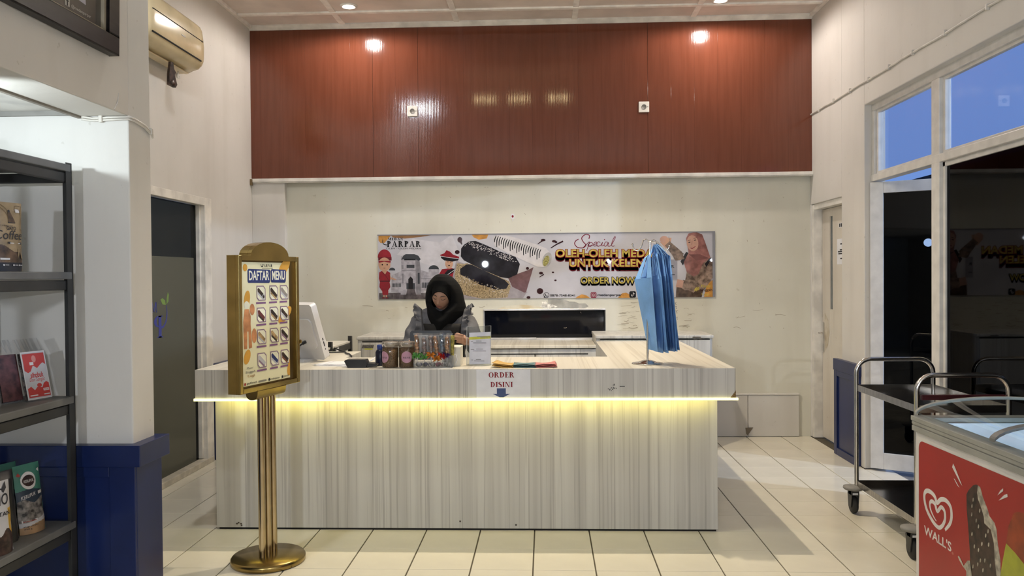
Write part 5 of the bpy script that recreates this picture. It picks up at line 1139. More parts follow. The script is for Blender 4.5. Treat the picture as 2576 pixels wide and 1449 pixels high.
pouch('cracker_pouch', (-2.104, 3.091), (-2.070, 3.203), LV[3], .268, .055, .035, 'teal and tan cracker pouch standing in front on the lowest shelf', 'pouch', KM, kmf, kdeco, 'cracker pouches on the lowest shelf')
pouch('cracker_pouch', (-2.175, 3.060), (-2.145, 3.170), LV[3], .275, .05, .03, 'teal cracker pouch behind, half hidden on the lowest shelf', 'pouch', KM, kmf, kdeco, 'cracker pouches on the lowest shelf')
PBLK = mat('pouch_black', (.018, .017, .018), .35, var=.3, scale=12)
pouch('black_pouch', (-2.110, 2.960), (-2.085, 3.060), LV[3], .27, .05, .03, 'glossy black pouch between the teal pouch and the white pouch', 'pouch', [PBLK], lambda a, b: 0, lambda f: f.ell(.3, .8, .3, .10, PBR))
PYEL = mat('pouch_yellow', (.50, .30, .03), .45)
def nmf(a, b):
    if b < .30 + .05 * math.sin(11 * a): return 2
    if a > .80 and b < .62: return 1
    return 0
def ndeco(f):
    f.text('IO', .50, .86, .68, .83, INK, .01, .15).text('NTAN', .30, .86, .53, .585, INK, .02)
    f.poly([(.55, .93), (.66, .90), (.86, .99), (.84, .90), (.70, .84)], INK)
pouch('white_pouch', (-2.060, 2.820), (-2.026, 2.938), LV[3], .262, .055, .02, 'white and yellow snack pouch with dark lettering at the frame edge', 'pouch', [PWH, PYEL, PBR], nmf, ndeco)
# coffee bag
KRF = mat('coffee_kraft', (.30, .215, .115), .5, var=.18, scale=14); KRD = mat('coffee_brown', (.13, .075, .04), .5, var=.4, scale=18)
def cmf(a, b):
    if b < .13: return 2
    if b < .33 + .05 * math.sin(7 * a): return 1
    return 0
def cdeco(f):
    leaf = mat('leaf_line', (.15, .095, .045), .5)
    for p in ([(.30, .97), (.44, .90), (.50, .78)], [(.26, .93), (.40, .85), (.48, .77)], [(.80, .92), (.93, .84), (.90, .70)], [(.96, .96), (.90, .84)], [(.34, .66), (.50, .63), (.56, .60)], [(.86, .62), (.98, .55), (.97, .42)], [(.70, .86), (.76, .95), (.92, .95)]): f.stroke(p, .012, leaf)
    f.rect(.70, .86, .855, .905, PLAB).ell(.50, .865, .035, .022, INK).poly([(.46, .85), (.55, .85), (.66, .74), (.68, .70), (.47, .71)], KRD).rect(.45, .68, .695, .712, INK)
    f.text('THE ACEH', .22, .58, .648, .665, INK, .0).text('GAYO', .40, .68, .595, .645, INK, .02).text('Coffee', .06, .93, .46, .59, INK, .0, .2)
    f.poly([(.42, .395), (.40, .41), (.42, .425), (.90, .422), (.90, .392)], INK).rect(.47, .86, .402, .413, PLAB).rect(.20, .46, .165, .192, PLAB).text('250 gr', .24, .50, .135, .155, KRF, .0)
    for a in (.28, .58, .78): f.ell(a, .09, .028, .011, PLAB).rect(a + .04, a + .15, .086, .094, PLAB)
    f.poly([(.70, .18), (.74, .33), (.86, .33), (.92, .17), (.84, .20), (.80, .29)], KRF)
pouch('coffee_bag', (-2.078, 2.905), (-2.048, 3.050), LV[1], .262, .05, .0, 'kraft brown coffee bag with black lettering on the second shelf', 'bag', [KRF, KRD, INK], cmf, cdeco)
# dried meat packs with red card
PMEAT = mat('dark_brown_contents', (.06, .042, .035), .35, var=.5, scale=45, bump=.5, bscale=90)
rp = thing('red_card_pack', 'clear snack pack with red and white card in front on the third shelf', 'pack', (-2.02, 3.19, LV[2]), 0, 'snack packs on the third shelf')
def pk(p0, p1, lean, z=LV[2]):
    p0 = Vector((*p0, z)); p1 = Vector((*p1, z)); w = (p1 - p0).length; u = (p1 - p0) / w; n = Vector((u.y, -u.x, 0))
    return lambda a, b, c: p0 + u * (a * w) + Vector((0, 0, 1)) * b + (-n) * lean * (b / .2) + n * c
def pack(o, P):
    mb = MB()
    for s in (1, -1): mb.grid(lambda a, b, s=s: P(a, .004 + .185 * b, .014 + s * .014 * (1 - abs(2 * a - 1) ** 4) * (1 - abs(2 * b - 1) ** 6) + .002 * math.sin(14 * b + 3 * a)), 10, 14)
    mb.build('contents', PMEAT, o)
    MB().grid(lambda a, b: P(a * 1.02 - .01, .001 + .245 * b, .0285 - .026 * max(0, (b - .74) / .26) + .003 * math.sin(25 * a) * max(0, b - .75) * 4), 14, 12).build('clear_wrap', CEL, o)
P = pk((-2.086, 3.130), (-2.055, 3.235), .045); pack(rp, P)
cf_ = MB().prism([(0, .006), (1, .006), (1, .196), (0, .196)], P, .030, .0315).build('card', PLAB, rp)
RC = mat('card_red', (.46, .045, .035), .45, var=.05)
f = Flat(lambda a, b, c=0: P(a, b, .0318 + c), .0004)
f.rect(.03, .97, .010, .192, PWH).poly([(.05, .188), (.95, .188), (.95, .140), (.84, .148), (.74, .142), (.58, .128), (.42, .140), (.30, .118), (.18, .112), (.05, .122)], RC)
f.poly([(.05, .014), (.95, .014), (.95, .066), (.85, .072), (.74, .066), (.66, .050), (.45, .054), (.33, .042), (.20, .058), (.05, .050)], RC)
f.stroke([(.50 + .10 * math.cos(t), .166 + .014 * math.sin(t)) for t in [2 * PI * k / 14 for k in range(14)]], .012, PLAB, closed=True, sub=1) if False else f.ell(.5, .166, .09, .014, mat('card_pale_red', (.55, .22, .19), .45)).rect(.30, .46, .142, .154, PLAB)
f.text('sihobuk', .26, .78, .092, .112, RC, .03, .1).text('Dan Sangat', .18, .82, .072, .092, RC, .0, .35).ell(.55, .060, .10, .008, RC).rect(.68, .92, .036, .046, PLAB).text('PEDAS', .70, .90, .038, .044, RC, .01).rect(.10, .42, .020, .024, PLAB).rect(.68, .92, .020, .024, PLAB)
f.build('print', rp)
for p0, p1, lean, lab in (((-2.135, 3.055), (-2.108, 3.135), .045, 'clear brown snack pack right behind the red card pack'), ((-2.150, 2.930), (-2.125, 3.03), .03, 'clear brown snack pack at the frame edge, behind the other packs')):
    q = thing('snack_pack', lab, 'pack', (p0[0], p0[1], LV[2]), 0, 'snack packs on the third shelf'); P2 = pk(p0, p1, lean); pack(q, P2)
    MB().prism([(0, .01), (1, .01), (1, .19), (0, .19)], P2, .030, .0312).build('card', mat('card_back_brown', (.10, .035, .035), .5, var=.3, scale=30), q) if 'right behind' in lab else None
# ------------------------------------------------------------------ trolley
tr = thing('steel_trolley', 'two-shelf stainless steel trolley with tube handles beside the freezer', 'trolley', (2.18, 4.7, 0))
TX0, TX1, TN, TF = 1.935, 2.405, 4.300, 5.120
def uframe(y):
    r = .085; zt = .965; p = [(TX0, y, .17), (TX0, y, zt - r)]
    p += [(TX0 + r - r * math.cos(t), y, zt - r + r * math.sin(t)) for t in [PI / 2 * k / 6 for k in range(1, 7)]]
    p += [(TX1 - r + r * math.sin(t), y, zt - r + r * math.cos(t)) for t in [PI / 2 * k / 6 for k in range(0, 7)]] + [(TX1, y, .17)]
    MB().tube(p, .0135, 14).build('handle_frame', CHROME, tr)
uframe(TN); uframe(TF)
for z in (.795, .195):
    s_ = MB(); s_.box(TX0, TX1, TN, TF, z - .024, z - .020)
    for dims in ((TX0 - .002, TX0 + .002, TN, TF), (TX1 - .002, TX1 + .002, TN, TF), (TX0, TX1, TN - .002, TN + .002), (TX0, TX1, TF - .002, TF + .002)): s_.box(*dims, z - .026, z + .012)
    s_.build('tray', STEEL, tr, .001)
bx('crossbar', (TX0 + .02, TX1 - .02, TN - .012, TN + .008, .835, .862), mat('maroon_strip', (.06, .008, .012), .4), tr, .003)
for k, (x, y) in enumerate(((TX0, TF), (TX1, TF), (TX0, TN), (TX1, TN))):
    xx = x - .02 if x < 2.2 else x
    c = MB().lathe([(0, .148), (.055, .150), (.062, .158), (.060, .168), (.03, .174), (0, .174)], (xx, y, 0), 24).build('bumper', mat('grey_rubber', (.24, .23, .21), .6), tr)
    w = MB().lathe([(.018, -.016), (.050, -.014), (.056, -.006), (.056, .006), (.050, .014), (.018, .016)], (xx, y, .0565), 28, axis='x').build('wheel', RUB, tr)
    MB().prism([(-.020, .040), (.020, .040), (.034, .125), (.020, .150), (-.030, .150), (-.034, .120)], lambda a, b, c: (xx + c, y + a, b), -.024, -.019).prism([(-.020, .040), (.020, .040), (.034, .125), (.020, .150), (-.030, .150), (-.034, .120)], lambda a, b, c: (xx + c, y + a, b), .019, .024).box(xx - .024, xx + .024, y - .03, y + .02, .118, .150).build('fork', mat('caster_grey', (.06, .06, .058), .4, .4), tr, .002)
    bx('caster_label', (xx - .016, xx + .016, y - .033, y - .0305, .122, .134), PAPER, tr)
# ------------------------------------------------------------------ ice cream freezer
fz = thing('ice_cream_freezer', 'white chest freezer with red ice cream print and curved glass top', 'freezer', (1.98, 2.8, 0))
FX0, FX1, FN, FF = 1.62, 2.33, 1.95, 3.61
FWH = mat('freezer_white', (.66, .64, .61), .35, var=.03); FGR = mat('freezer_grey', (.30, .30, .27), .45, var=.05); FIN = mat('freezer_liner', (.72, .76, .80), .35, var=.03)
MB().box(FX0, FX0 + .05, FN, FF, .05, .820).box(FX1 - .05, FX1, FN, FF, .05, .820).box(FX0 + .05, FX1 - .05, FN, FN + .05, .05, .820).box(FX0 + .05, FX1 - .05, FF - .05, FF, .05, .820).box(FX0 + .05, FX1 - .05, FN + .05, FF - .05, .05, .25).build('cabinet', FWH, fz, .006)
MB().box(FX0 + .06, FX0 + .10, FN, FN + .04, 0, .05).box(FX1 - .10, FX1 - .06, FN, FN + .04, 0, .05).box(FX0 + .06, FX0 + .10, FF - .08, FF - .04, 0, .05).box(FX1 - .10, FX1 - .06, FF - .08, FF - .04, 0, .05).build('foot', BLACK, fz)
rim = MB(); o_ = .012
for k, (g, z0, z1) in enumerate(((o_, .808, .832), (o_ - .003, .832, .836), (o_, .836, .852), (o_ + .003, .852, .872))):
    rim.box(FX0 - g, FX0 + .052, FN - g, FF + g, z0, z1).box(FX1 - .052, FX1 + g, FN - g, FF + g, z0, z1).box(FX0 + .052, FX1 - .052, FF - .052, FF + g, z0, z1).box(FX0 + .052, FX1 - .052, FN - g, FN + .052, z0, z1)
rim.build('rim', FGR, fz, .004)
ln = MB().box(FX0 + .052, FX0 + .058, FN + .06, FF - .06, .25, .85).box(FX1 - .058, FX1 - .052, FN + .06, FF - .06, .25, .85).box(FX0 + .058, FX1 - .058, FF - .062, FF - .056, .25, .85).box(FX0 + .058, FX1 - .058, FN + .056, FN + .062, .25, .85).box(FX0 + .058, FX1 - .058, FN + .06, FF - .06, .62, .626).build('liner', FIN, fz)
bsk = MB()
for k in range(7): bsk.box(FX0 + .07, FX1 - .07, FN + .2 + k * .2, FN + .206 + k * .2, .626, .76)
bsk.build('basket_divider', FIN, fz)
lid = lambda x: .874 + .078 * math.sqrt(max(0, 1 - ((x - (FX0 + FX1) / 2) / ((FX1 - FX0) / 2 + .002)) ** 2)) ** .9
xs2 = [FX0 + (FX1 - FX0) * (0.5 - 0.5 * math.cos(PI * k / 20)) for k in range(21)]
for (a, b, dz) in ((3.0, FF + .004, 0.0), (FN, 3.01, .006)):
    MB().add([(x, y, lid(x) + dz) for y in (a, b) for x in xs2], [(i, i + 1, 22 + i, 21 + i) for i in range(20)], 0, True).build('glass_lid', glass('freezer_glass', (.86, .92, .95), .10), fz)
def arcbar(y0, y1, z, m, nm, h=.011):
    MB().prism([(x, lid(x) + z) for x in xs2] + [(x, lid(x) + z - h) for x in reversed(xs2)], lambda a, b, c: (a, c, b), y0, y1).build(nm, m, fz)
arcbar(2.985, 3.020, .010, mat('lid_frame_grey', (.16, .16, .155), .4), 'lid_frame'); arcbar(FF - .008, FF + .010, .004, FGR, 'lid_frame', .012)
for x in (FX0 + .066, FX1 - .070): bx('freezer_lamp', (x, x + .004, FN + .1, FF - .1, .80, .815), emis('freezer_led', (.70, .86, 1.0), 15.0), fz)
f = Flat(lambda a, b, c=0: Vector((FX0 - .0006 - c, a, b)), .0006)
FRD = mat('freezer_red', (.34, .018, .014), .35, var=.04, scale=3); FCH = mat('print_choc_coat', (.045, .022, .014), .35, var=.35, scale=30); FBI = mat('print_bite', (.42, .38, .30), .4, var=.25, scale=40); FYG = mat('print_lime', (.38, .40, .03), .4, var=.1); FLW = mat('logo_white', (.66, .63, .60), .4)
r_ = .035; za, zb2, ya, yb = .14, .772, 2.02, 3.578
f.poly([(yb - r_ + r_ * math.cos(t), zb2 - r_ + r_ * math.sin(t)) for t in [PI / 2 * k / 6 for k in range(7)]] + [(ya + r_ - r_ * math.sin(t), zb2 - r_ + .012 + r_ * math.cos(t)) for t in [PI / 2 * k / 6 for k in range(7)]] + [(ya + r_ - r_ * math.cos(t), za + r_ - r_ * math.sin(t)) for t in [PI / 2 * k / 6 for k in range(7)]] + [(yb - r_ + r_ * math.sin(t), za + r_ - r_ * math.cos(t)) for t in [PI / 2 * k / 6 for k in range(7)]], FRD)
HEART = [(3.347, 0.451), (3.308, 0.488), (3.294, 0.523), (3.303, 0.559), (3.34, 0.574), (3.382, 0.566), (3.415, 0.544), (3.435, 0.565), (3.477, 0.574), (3.515, 0.564), (3.527, 0.534), (3.506, 0.49), (3.454, 0.456), (3.404, 0.444), (3.37, 0.461), (3.348, 0.494), (3.352, 0.527), (3.38, 0.535), (3.412, 0.509), (3.432, 0.533), (3.46, 0.537), (3.477, 0.523), (3.471, 0.5), (3.446, 0.478), (3.42, 0.465)]
f.stroke(HEART, [.012, .017] + [.019] * 11 + [.017] * 8 + [.014, .011, .008, .004], FLW)
f.text("WALL'S", 3.527, 3.297, .378, .416, FLW, .018)
f.ell(3.285, .377, .008, .006, mat('print_pale_red2', (.45, .12, .10), .4), n=10)
f.poly([(3.179, 0.642), (3.165, 0.661), (3.132, 0.689), (3.109, 0.699), (3.096, 0.699), (3.102, 0.67), (3.096, 0.648), (3.073, 0.62), (3.055, 0.592), (3.051, 0.569), (3.008, 0.559), (2.987, 0.514), (2.982, 0.454), (2.97, 0.403), (2.974, 0.30), (3.03, .20), (3.10, .20), (3.146, 0.263), (3.146, 0.338), (3.155, 0.433), (3.165, 0.514), (3.177, 0.585)], FCH)
f.poly([(3.096, 0.699), (3.079, 0.696), (3.06, 0.662), (3.029, 0.628), (3.016, 0.606), (2.984, 0.592), (2.97, 0.571), (2.962, 0.522), (2.945, 0.468), (2.943, 0.414), (2.943, 0.344), (2.974, 0.331), (2.97, 0.403), (2.982, 0.454), (2.987, 0.514), (3.008, 0.559), (3.051, 0.569), (3.055, 0.592), (3.073, 0.62), (3.096, 0.648), (3.102, 0.67)], FBI)
for a, b in ((3.129, 0.635), (3.137, 0.609), (3.139, 0.577), (3.091, 0.545), (3.137, 0.502), (3.041, 0.527), (3.025, 0.548), (3.067, 0.487), (3.091, 0.456), (3.021, 0.5), (3.078, 0.421), (3.047, 0.432), (3.096, 0.4), (3.06, 0.391), (3.01, 0.426), (3.107, 0.562), (3.082, 0.607), (3.12, .46), (3.13, .38), (3.05, .35)): f.l = 20; f.ell(a, b, .0045, .009, FBI, n=8, rot=.3)
f.l = 22
f.poly([(2.909, 0.542), (2.854, 0.527), (2.805, 0.508), (2.744, 0.466), (2.70, .36), (2.72, .25), (2.945, 0.25), (2.945, 0.413), (2.933, 0.463)], FYG)
f.poly([(2.862, 0.663), (2.839, 0.674), (2.805, 0.68), (2.773, 0.668), (2.744, 0.466), (2.805, 0.508), (2.854, 0.527), (2.909, 0.542), (2.893, 0.609)], mat('print_orange_red', (.30, .05, .012), .4, var=.2))
f.poly([(2.945, .25), (2.945, .40), (2.935, .34), (2.92, .25)], mat('print_green', (.02, .16, .10), .4))
for D in ([(3.279, 0.769), (3.262, 0.755), (3.208, 0.697), (3.223, 0.704), (3.287, 0.752)], [(3.275, 0.711), (3.265, 0.709), (3.229, 0.684), (3.247, 0.69)], [(2.963, 0.697), (2.945, 0.719), (2.927, 0.732), (2.927, 0.722)], [(2.956, 0.68), (2.921, 0.71), (2.901, 0.719), (2.899, 0.709)]):
    f.poly([(a, b - .03 if a > 3.2 else b) for a, b in D], FLW)
f.poly([(3.243, 0.378), (3.236, 0.385), (3.223, 0.38), (3.198, 0.358), (3.17, 0.388), (3.151, 0.395), (3.137, 0.341), (3.137, 0.267), (3.179, 0.25), (3.179, 0.345), (3.208, 0.355), (3.233, 0.369)], FBI)
f.build('print', fz)

# ------------------------------------------------------------------ the cashier
PXC, PYC = -0.735, 5.78
SKIN = mat('skin', (.36, .205, .14), .5, var=.05, scale=10)
HIJ = mat('black_scarf', (.0032, .0032, .0032), .9, var=.2, scale=8, spec=.25)
GRY = mat('grey_cotton', (.115, .115, .125), .8, var=.12, scale=16, bump=.2, bscale=90)
PINF = mat('dark_pinafore', (.016, .014, .012), .8, var=.2)
pe = thing('person', 'woman in black headscarf and grey ruffled dress looking down behind the counter', 'person', (PXC, PYC, 0))
L = lambda x, y, z: Vector((PXC + x, PYC + y, z))
HR = Matrix.Rotation(math.radians(7), 3, 'Y') @ Matrix.Rotation(math.radians(-6), 3, 'Z') @ Matrix.Rotation(math.radians(24), 3, 'X')
HC = L(.0, -.085, 1.375)
def ghead(d):
    """surface point of the head along unit direction d (face towards -y)"""
    x, y, z = d.x * .070, d.y * .088, d.z * .108
    if z < 0: x *= 1 - .34 * (-z / .108) ** 1.6
    fr = max(0, -d.y)
    gx = lambda cx, cz, sx, sz: math.exp(-((x - cx) / sx) ** 2 - ((z - cz) / sz) ** 2) * fr
    y -= .021 * gx(0, -.026, .0105, .014) + .011 * gx(0, -.004, .008, .024)
    y -= .006 * (gx(.012, -.031, .007, .007) + gx(-.012, -.031, .007, .007))
    y += .010 * (gx(.029, .006, .017, .010) + gx(-.029, .006, .017, .010))
    y -= .006 * (gx(.029, .004, .011, .007) + gx(-.029, .004, .011, .007))
    y -= .007 * gx(0, -.056, .020, .006) + .008 * gx(0, -.066, .017, .006) + .006 * gx(0, -.088, .016, .012)
    y -= .004 * (gx(.042, -.03, .02, .02) + gx(-.042, -.03, .02, .02)) + .004 * gx(0, .026, .05, .012)
    return Vector((x, y, z))
def hdir(i, j, n, k): 
    ph = PI * j / k; th = 2 * PI * i / n
    return Vector((math.sin(ph) * math.sin(th), -math.sin(ph) * math.cos(th), math.cos(ph)))
b = MB(); n, k = 72, 60
hv = [HC + HR @ ghead(hdir(i, j, n, k)) for j in range(k + 1) for i in range(n)]
b.add(hv, [(j * n + i, (j + 1) * n + i, (j + 1) * n + (i + 1) % n, j * n + (i + 1) % n) for j in range(k) for i in range(n)])
headtree = BVHTree.FromPolygons(hv, [(j * n + i, (j + 1) * n + i, (j + 1) * n + (i + 1) % n, j * n + (i + 1) % n) for j in range(k) for i in range(n)])
b.tube([L(0, .0, 1.17), L(0, -.03, 1.27), L(0, -.06, 1.34)], [.058, .048, .048], 16)
b.ell(L(0, 0, .80), (.155, .11, .13)); b.ell(L(0, 0, 1.0), (.130, .09, .20)); b.ell(L(0, -.005, 1.13), (.150, .092, .11))
b.tube([L(-.150, 0, 1.205), L(0, 0, 1.235), L(.150, 0, 1.205)], [.045, .055, .045], 14)
ARM = {-1: [L(-.150, 0, 1.20), L(-.225, -.12, 1.00), L(-.175, -.37, 1.055)], 1: [L(.150, 0, 1.20), L(.238, -.14, .995), L(.212, -.395, 1.068)]}
for s, (a, e, w) in ARM.items():
    b.tube([a, a.lerp(e, .5), e], [.044, .041, .035], 14); b.tube([e, e.lerp(w, .4), w], [.036, .033, .023], 14)
    b.ell(a, (.046, .046, .046)); b.ell(e, (.036, .036, .036))
    b.tube([L(s * .080, 0, .80), L(s * .082, -.005, .44), L(s * .082, .01, .09)], [.082, .055, .038], 14)
    b.ell(L(s * .084, -.045, .045), (.040, .115, .042))
def fing(pts, r):
    b.tube(pts, [r, r * .98, r * .9, r * .72][:len(pts)] if len(pts) <= 4 else r, 10); b.ell(pts[-1], (r * .74,) * 3, 10, 8)
# right-hand side hand: palm beyond the tablet edge, fingers wrapped round it towards the camera
w = ARM[1][2]
b.ell(w + Vector((-.020, -.055, .012)), (.017, .040, .036), R=Matrix.Rotation(.35, 3, 'Z')); b.tube([w, w + Vector((-.012, -.035, .008))], [.024, .026], 12)
for q, (dz, ln) in enumerate(((.040, .95), (.022, 1.08), (.004, 1.0), (-.013, .80))):
    r0 = w + Vector((-.024, -.088, .008 + dz * .95)); fing([r0, r0 + Vector((-.006, -.030, .004)) * ln, r0 + Vector((-.026, -.044, .009)) * ln, r0 + Vector((-.050, -.040, .012)) * ln], .0078)
r0 = w + Vector((-.030, -.040, .034)); fing([r0, r0 + Vector((-.022, -.006, .016)), r0 + Vector((-.040, -.018, .022))], .0090)
# other hand resting at the lower edge of the tablet
w = ARM[-1][2]
b.ell(w + Vector((.020, -.050, .0)), (.036, .042, .016), R=Matrix.Rotation(-.3, 3, 'Z')); b.tube([w, w + Vector((.010, -.03, 0))], [.024, .026], 12)
for q, (dx, ln) in enumerate(((-.014, .82), (.004, 1.0), (.021, 1.06), (.037, .95))):
    r0 = w + Vector((.012 + dx, -.082 + abs(dx - .012) * .25, .002)); fing([r0, r0 + Vector((.006, -.026, .004)) * ln, r0 + Vector((.012, -.046, -.006)) * ln, r0 + Vector((.014, -.056, -.020)) * ln], .0080)
r0 = w + Vector((.046, -.035, .0)); fing([r0, r0 + Vector((.022, -.012, .004)), r0 + Vector((.036, -.030, .0))], .0090)
vs, fs = remesh(b, .0048, 2)
MB().add(vs, fs, 0, True).build('body', SKIN, pe)
# face details laid on the surface of the face
def onface(x, z, c=.0008):
    d = Vector((x / .070, 0, z / .108)); yy = max(0.02, 1 - d.x ** 2 - d.z ** 2); d.y = -math.sqrt(yy); d.normalize()
    for _ in range(5):
        p = ghead(d); d = Vector((d.x + (x - p.x) / .07, d.y, d.z + (z - p.z) / .108)); d.normalize()
    return HC + HR @ (ghead(d) + Vector((0, -c, 0)))
HAIR = mat('brow_black', (.012, .009, .008), .7); LIP = mat('lip', (.22, .065, .055), .45)
for s in (-1, 1):
    MB().tube([onface(s * x, z, .0004) for x, z in ((.012, .023), (.022, .027), (.034, .0265), (.045, .020))], [.0016, .0028, .0024, .0010], 8, flat=.8).build('eyebrow', HAIR, pe)
    MB().tube([onface(s * x, z, .0006) for x, z in ((.0155, .003), (.022, -.0015), (.030, -.003), (.038, -.001), (.045, .003))], [.0010, .0017, .0019, .0017, .0010], 8).build('eyelash', HAIR, pe)
    MB().tube([onface(s * x, z, -.0006) for x, z in ((.016, .008), (.024, .012), (.032, .0122), (.042, .008))], .0008, 6).build('eyelid_crease', mat('skin_fold', (.24, .11, .065), .6), pe)
MB().tube([onface(x, z, .0002) for x, z in ((-.021, -.0595), (-.010, -.0565), (-.003, -.055), (0, -.0558), (.003, -.055), (.010, -.0565), (.021, -.0595))], [.0010, .0026, .0030, .0028, .0030, .0026, .0010], 8).tube([onface(x, z, .0002) for x, z in ((-.020, -.0605), (-.010, -.0655), (0, -.0668), (.010, -.0655), (.020, -.0605))], [.0010, .0030, .0036, .0030, .0010], 8).build('lips', LIP, pe)
# headscarf: rings (z, left x, right x, front y, back y) lofted round the head and over the chest
RG = [(1.522, -.012, .014, -.110, -.060), (1.516, -.040, .044, -.142, -.010), (1.500, -.062, .072, -.165, .030), (1.474, -.086, .100, -.178, .058), (1.445, -.103, .122, -.183, .075), (1.415, -.113, .136, -.182, .086), (1.385, -.120, .146, -.178, .094),
      (1.350, -.122, .152, -.172, .098), (1.315, -.121, .158, -.166, .104), (1.285, -.119, .164, -.162, .110), (1.255, -.118, .163, -.160, .114), (1.225, -.114, .148, -.158, .112), (1.190, -.104, .118, -.152, .09), (1.155, -.084, .074, -.142, .04), (1.120, -.060, .030, -.130, -.02), (1.090, -.034, .006, -.122, -.06)]
def ring(v):
    q = v * (len(RG) - 1); i = min(int(q), len(RG) - 2); t = q - i; t = t * t * (3 - 2 * t)
    return [RG[i][c] * (1 - t) + RG[i + 1][c] * t for c in range(5)]
OX, OZ, OA, OB = -.008, 1.322, .065, .077   # face opening, seen from the front
def oq(x, z):
    b_ = OB * (1.0 if z > OZ else .86); a_ = OA * (1.0 if z > OZ else 1 - .42 * min(1, (OZ - z) / .07) ** 2)
    return math.sqrt(((x - OX) / a_) ** 2 + ((z - OZ) / b_) ** 2)
def face_y(x, z):
    h = headtree.ray_cast(L(x, -.6, z), Vector((0, 1, 0)))
    return (h[0].y - PYC) if h[0] else None
def scarf(u, v):
    z, xl, xr, yf, yb_ = ring(v); a = 2 * PI * u
    cxx, rx = (xl + xr) / 2, (xr - xl) / 2; cyy, ry = (yf + yb_) / 2, (yb_ - yf) / 2
    x = cxx + rx * math.sin(a); y = cyy - ry * math.cos(a)
    fold = .004 * math.sin(5 * a + 9 * v) * min(1, max(0, (v - .45) * 4)); x += fold * math.sin(a); y -= fold * math.cos(a)
    if math.cos(a) > -.1:
        q = oq(x, z)
        if q < 2.05:
            fy = face_y(x * 1.0, z)
            # stay close to the face at the opening, open out to the loose ring away from it
            t = max(0, min(1, (q - 1.0) / 1.05)); t = t * t * (3 - 2 * t)
            fy2 = (fy if fy is not None else (-.115 if z > OZ else -.105)) - .006
            y = fy2 * (1 - t) + y * t
    return L(x, y, z)
sc3 = MB(); NU, NV = 132, 110
def skipf(u, v):
    z, xl, xr, yf, yb_ = ring(v); a = 2 * PI * u; x = (xl + xr) / 2 + (xr - xl) / 2 * math.sin(a)
    return math.cos(a) > 0 and oq(x, z) < 1.0
sc3.grid(scarf, NU, NV, wrap=True, skip=skipf)
rimp = []
for i in range(48):
    t = 2 * PI * i / 48; lo, hi = .02, .2
    for _ in range(24):
        m_ = (lo + hi) / 2
        if oq(OX + m_ * math.cos(t), OZ + m_ * math.sin(t)) < 1.03: lo = m_
        else: hi = m_
    x, z = OX + lo * math.cos(t), OZ + lo * math.sin(t); fy = face_y(x, z)
    rimp.append([x, (fy if fy is not None else None), z])
last = -.12
for p in rimp:
    if p[1] is None: p[1] = last
    last = p[1]
ys3 = [p[1] for p in rimp]; ys3 = [(ys3[i - 2] + ys3[i - 1] + ys3[i] + ys3[(i + 1) % 48] + ys3[(i + 2) % 48]) / 5 for i in range(48)]
sc3.tube([L(p[0], y - .005, p[2]) for p, y in zip(rimp, ys3)], .0055, 8, closed=True)
so_ = sc3.build('headscarf', HIJ, pe)
# dress: torso, skirt and puffed sleeves in one cloth
d_ = MB()
DR = [(1.285, .10, .062), (1.262, .165, .088), (1.20, .184, .110), (1.12, .172, .112), (1.03, .158, .110), (.95, .156, .108), (.86, .172, .122), (.70, .195, .145), (.45, .225, .175), (.16, .25, .20)]
vs = []
for z, rx, ry in DR:
    for j in range(40):
        a = 2 * PI * j / 40; k_ = 1 + .03 * math.sin(9 * a) * max(0, (1 - z)) ; vs.append(L(rx * k_ * math.cos(a), -.002 + ry * k_ * math.sin(a), z))
d_.add(vs, [(i * 40 + j, (i + 1) * 40 + j, (i + 1) * 40 + (j + 1) % 40, i * 40 + (j + 1) % 40) for i in range(len(DR) - 1) for j in range(40)])
d_.add(vs[:40], [list(range(40))]); d_.add(vs[-40:], [list(range(40))[::-1]])
for s, (a, e, w) in ARM.items():
    d_.tube([a + Vector((-s * .03, 0, .012)), a + Vector((s * .015, -.015, -.03)), a.lerp(e, .55) + Vector((s * .014, 0, 0)), e + Vector((s * .006, .004, -.004)), e.lerp(w, .35), e.lerp(w, .75), w + (e - w) * .08], [.064, .074, .068, .058, .052, .044, .032], 16)
vs, fs = remesh(d_, .010, 3)
rr = random.Random(3)
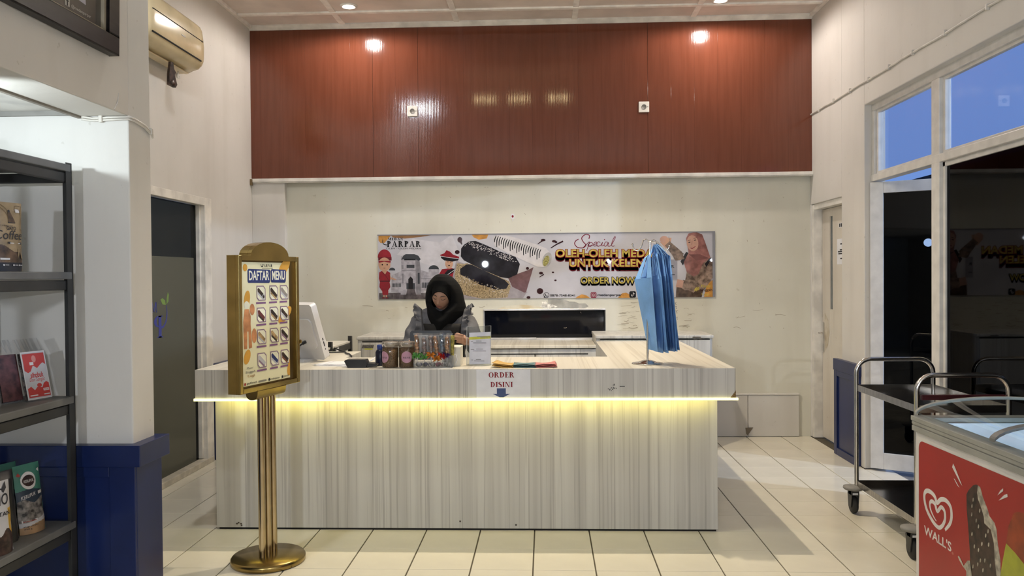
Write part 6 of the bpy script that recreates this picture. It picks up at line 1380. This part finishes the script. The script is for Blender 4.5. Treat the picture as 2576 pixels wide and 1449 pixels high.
vs = [v + Vector((.003 * math.sin(v.z * 60 + v.x * 25), .003 * math.sin(v.z * 45 + v.x * 60), .0)) for v in vs]
MB().add(vs, fs, 0, True).build('dress', GRY, pe)
for s in (-1, 1):
    def ruf(u, v, s=s):
        # runs from the back of the shoulder over the top and down the front of the armhole
        t = u * 1.0
        base = [Vector((s * .150, .07, 1.18)), Vector((s * .160, .02, 1.270)), Vector((s * .154, -.060, 1.270)), Vector((s * .142, -.112, 1.19)), Vector((s * .132, -.126, 1.07))]
        q = t * 4; i = min(3, int(q)); r = q - i; p = base[i].lerp(base[i + 1], r)
        out = Vector((s * (.80 + .1 * t), -.30 * t, .50 * (1 - t) ** .7 + .04)).normalized()
        j2 = min(3, i + 1); tan = (base[min(4, i + 1)] - base[i]).normalized(); nn = tan.cross(out).normalized(); ph = u * 58
        w_ = .058 * v * (1 - .2 * t) * (1 + .18 * math.sin(ph * .37 + 1))
        return L(0, 0, 0) + p + out * w_ + nn * math.sin(ph + .6 * math.sin(ph * .3)) * .016 * v + tan * math.cos(ph * .5) * .010 * v
    ro = MB().grid(ruf, 140, 8).build('ruffle', GRY, pe); sd = ro.modifiers.new('t', 'SOLIDIFY'); sd.thickness = .002
def bib(u, v):
    a = -PI / 2 + (u - .5) * 1.9; z = 1.17 - .95 * v; i = 0
    while i < len(DR) - 2 and DR[i + 1][0] > z: i += 1
    t = (DR[i][0] - z) / (DR[i][0] - DR[i + 1][0]); rx = DR[i][1] * (1 - t) + DR[i + 1][1] * t + .012; ry = DR[i][2] * (1 - t) + DR[i + 1][2] * t + .014
    return L(.015 + rx * math.cos(a), -.002 + ry * math.sin(a), z)
bo_ = MB().grid(bib, 24, 30).build('pinafore', PINF, pe); sd = bo_.modifiers.new('t', 'SOLIDIFY'); sd.thickness = .003
for s in (-1, 1):
    MB().ell(L(s * .084, -.05, .048), (.047, .125, .046), 18, 10).box(PXC + s * .084 - .04, PXC + s * .084 + .04, PYC - .16, PYC + .065, .0, .02).build('shoe', BLACK, pe, .004)
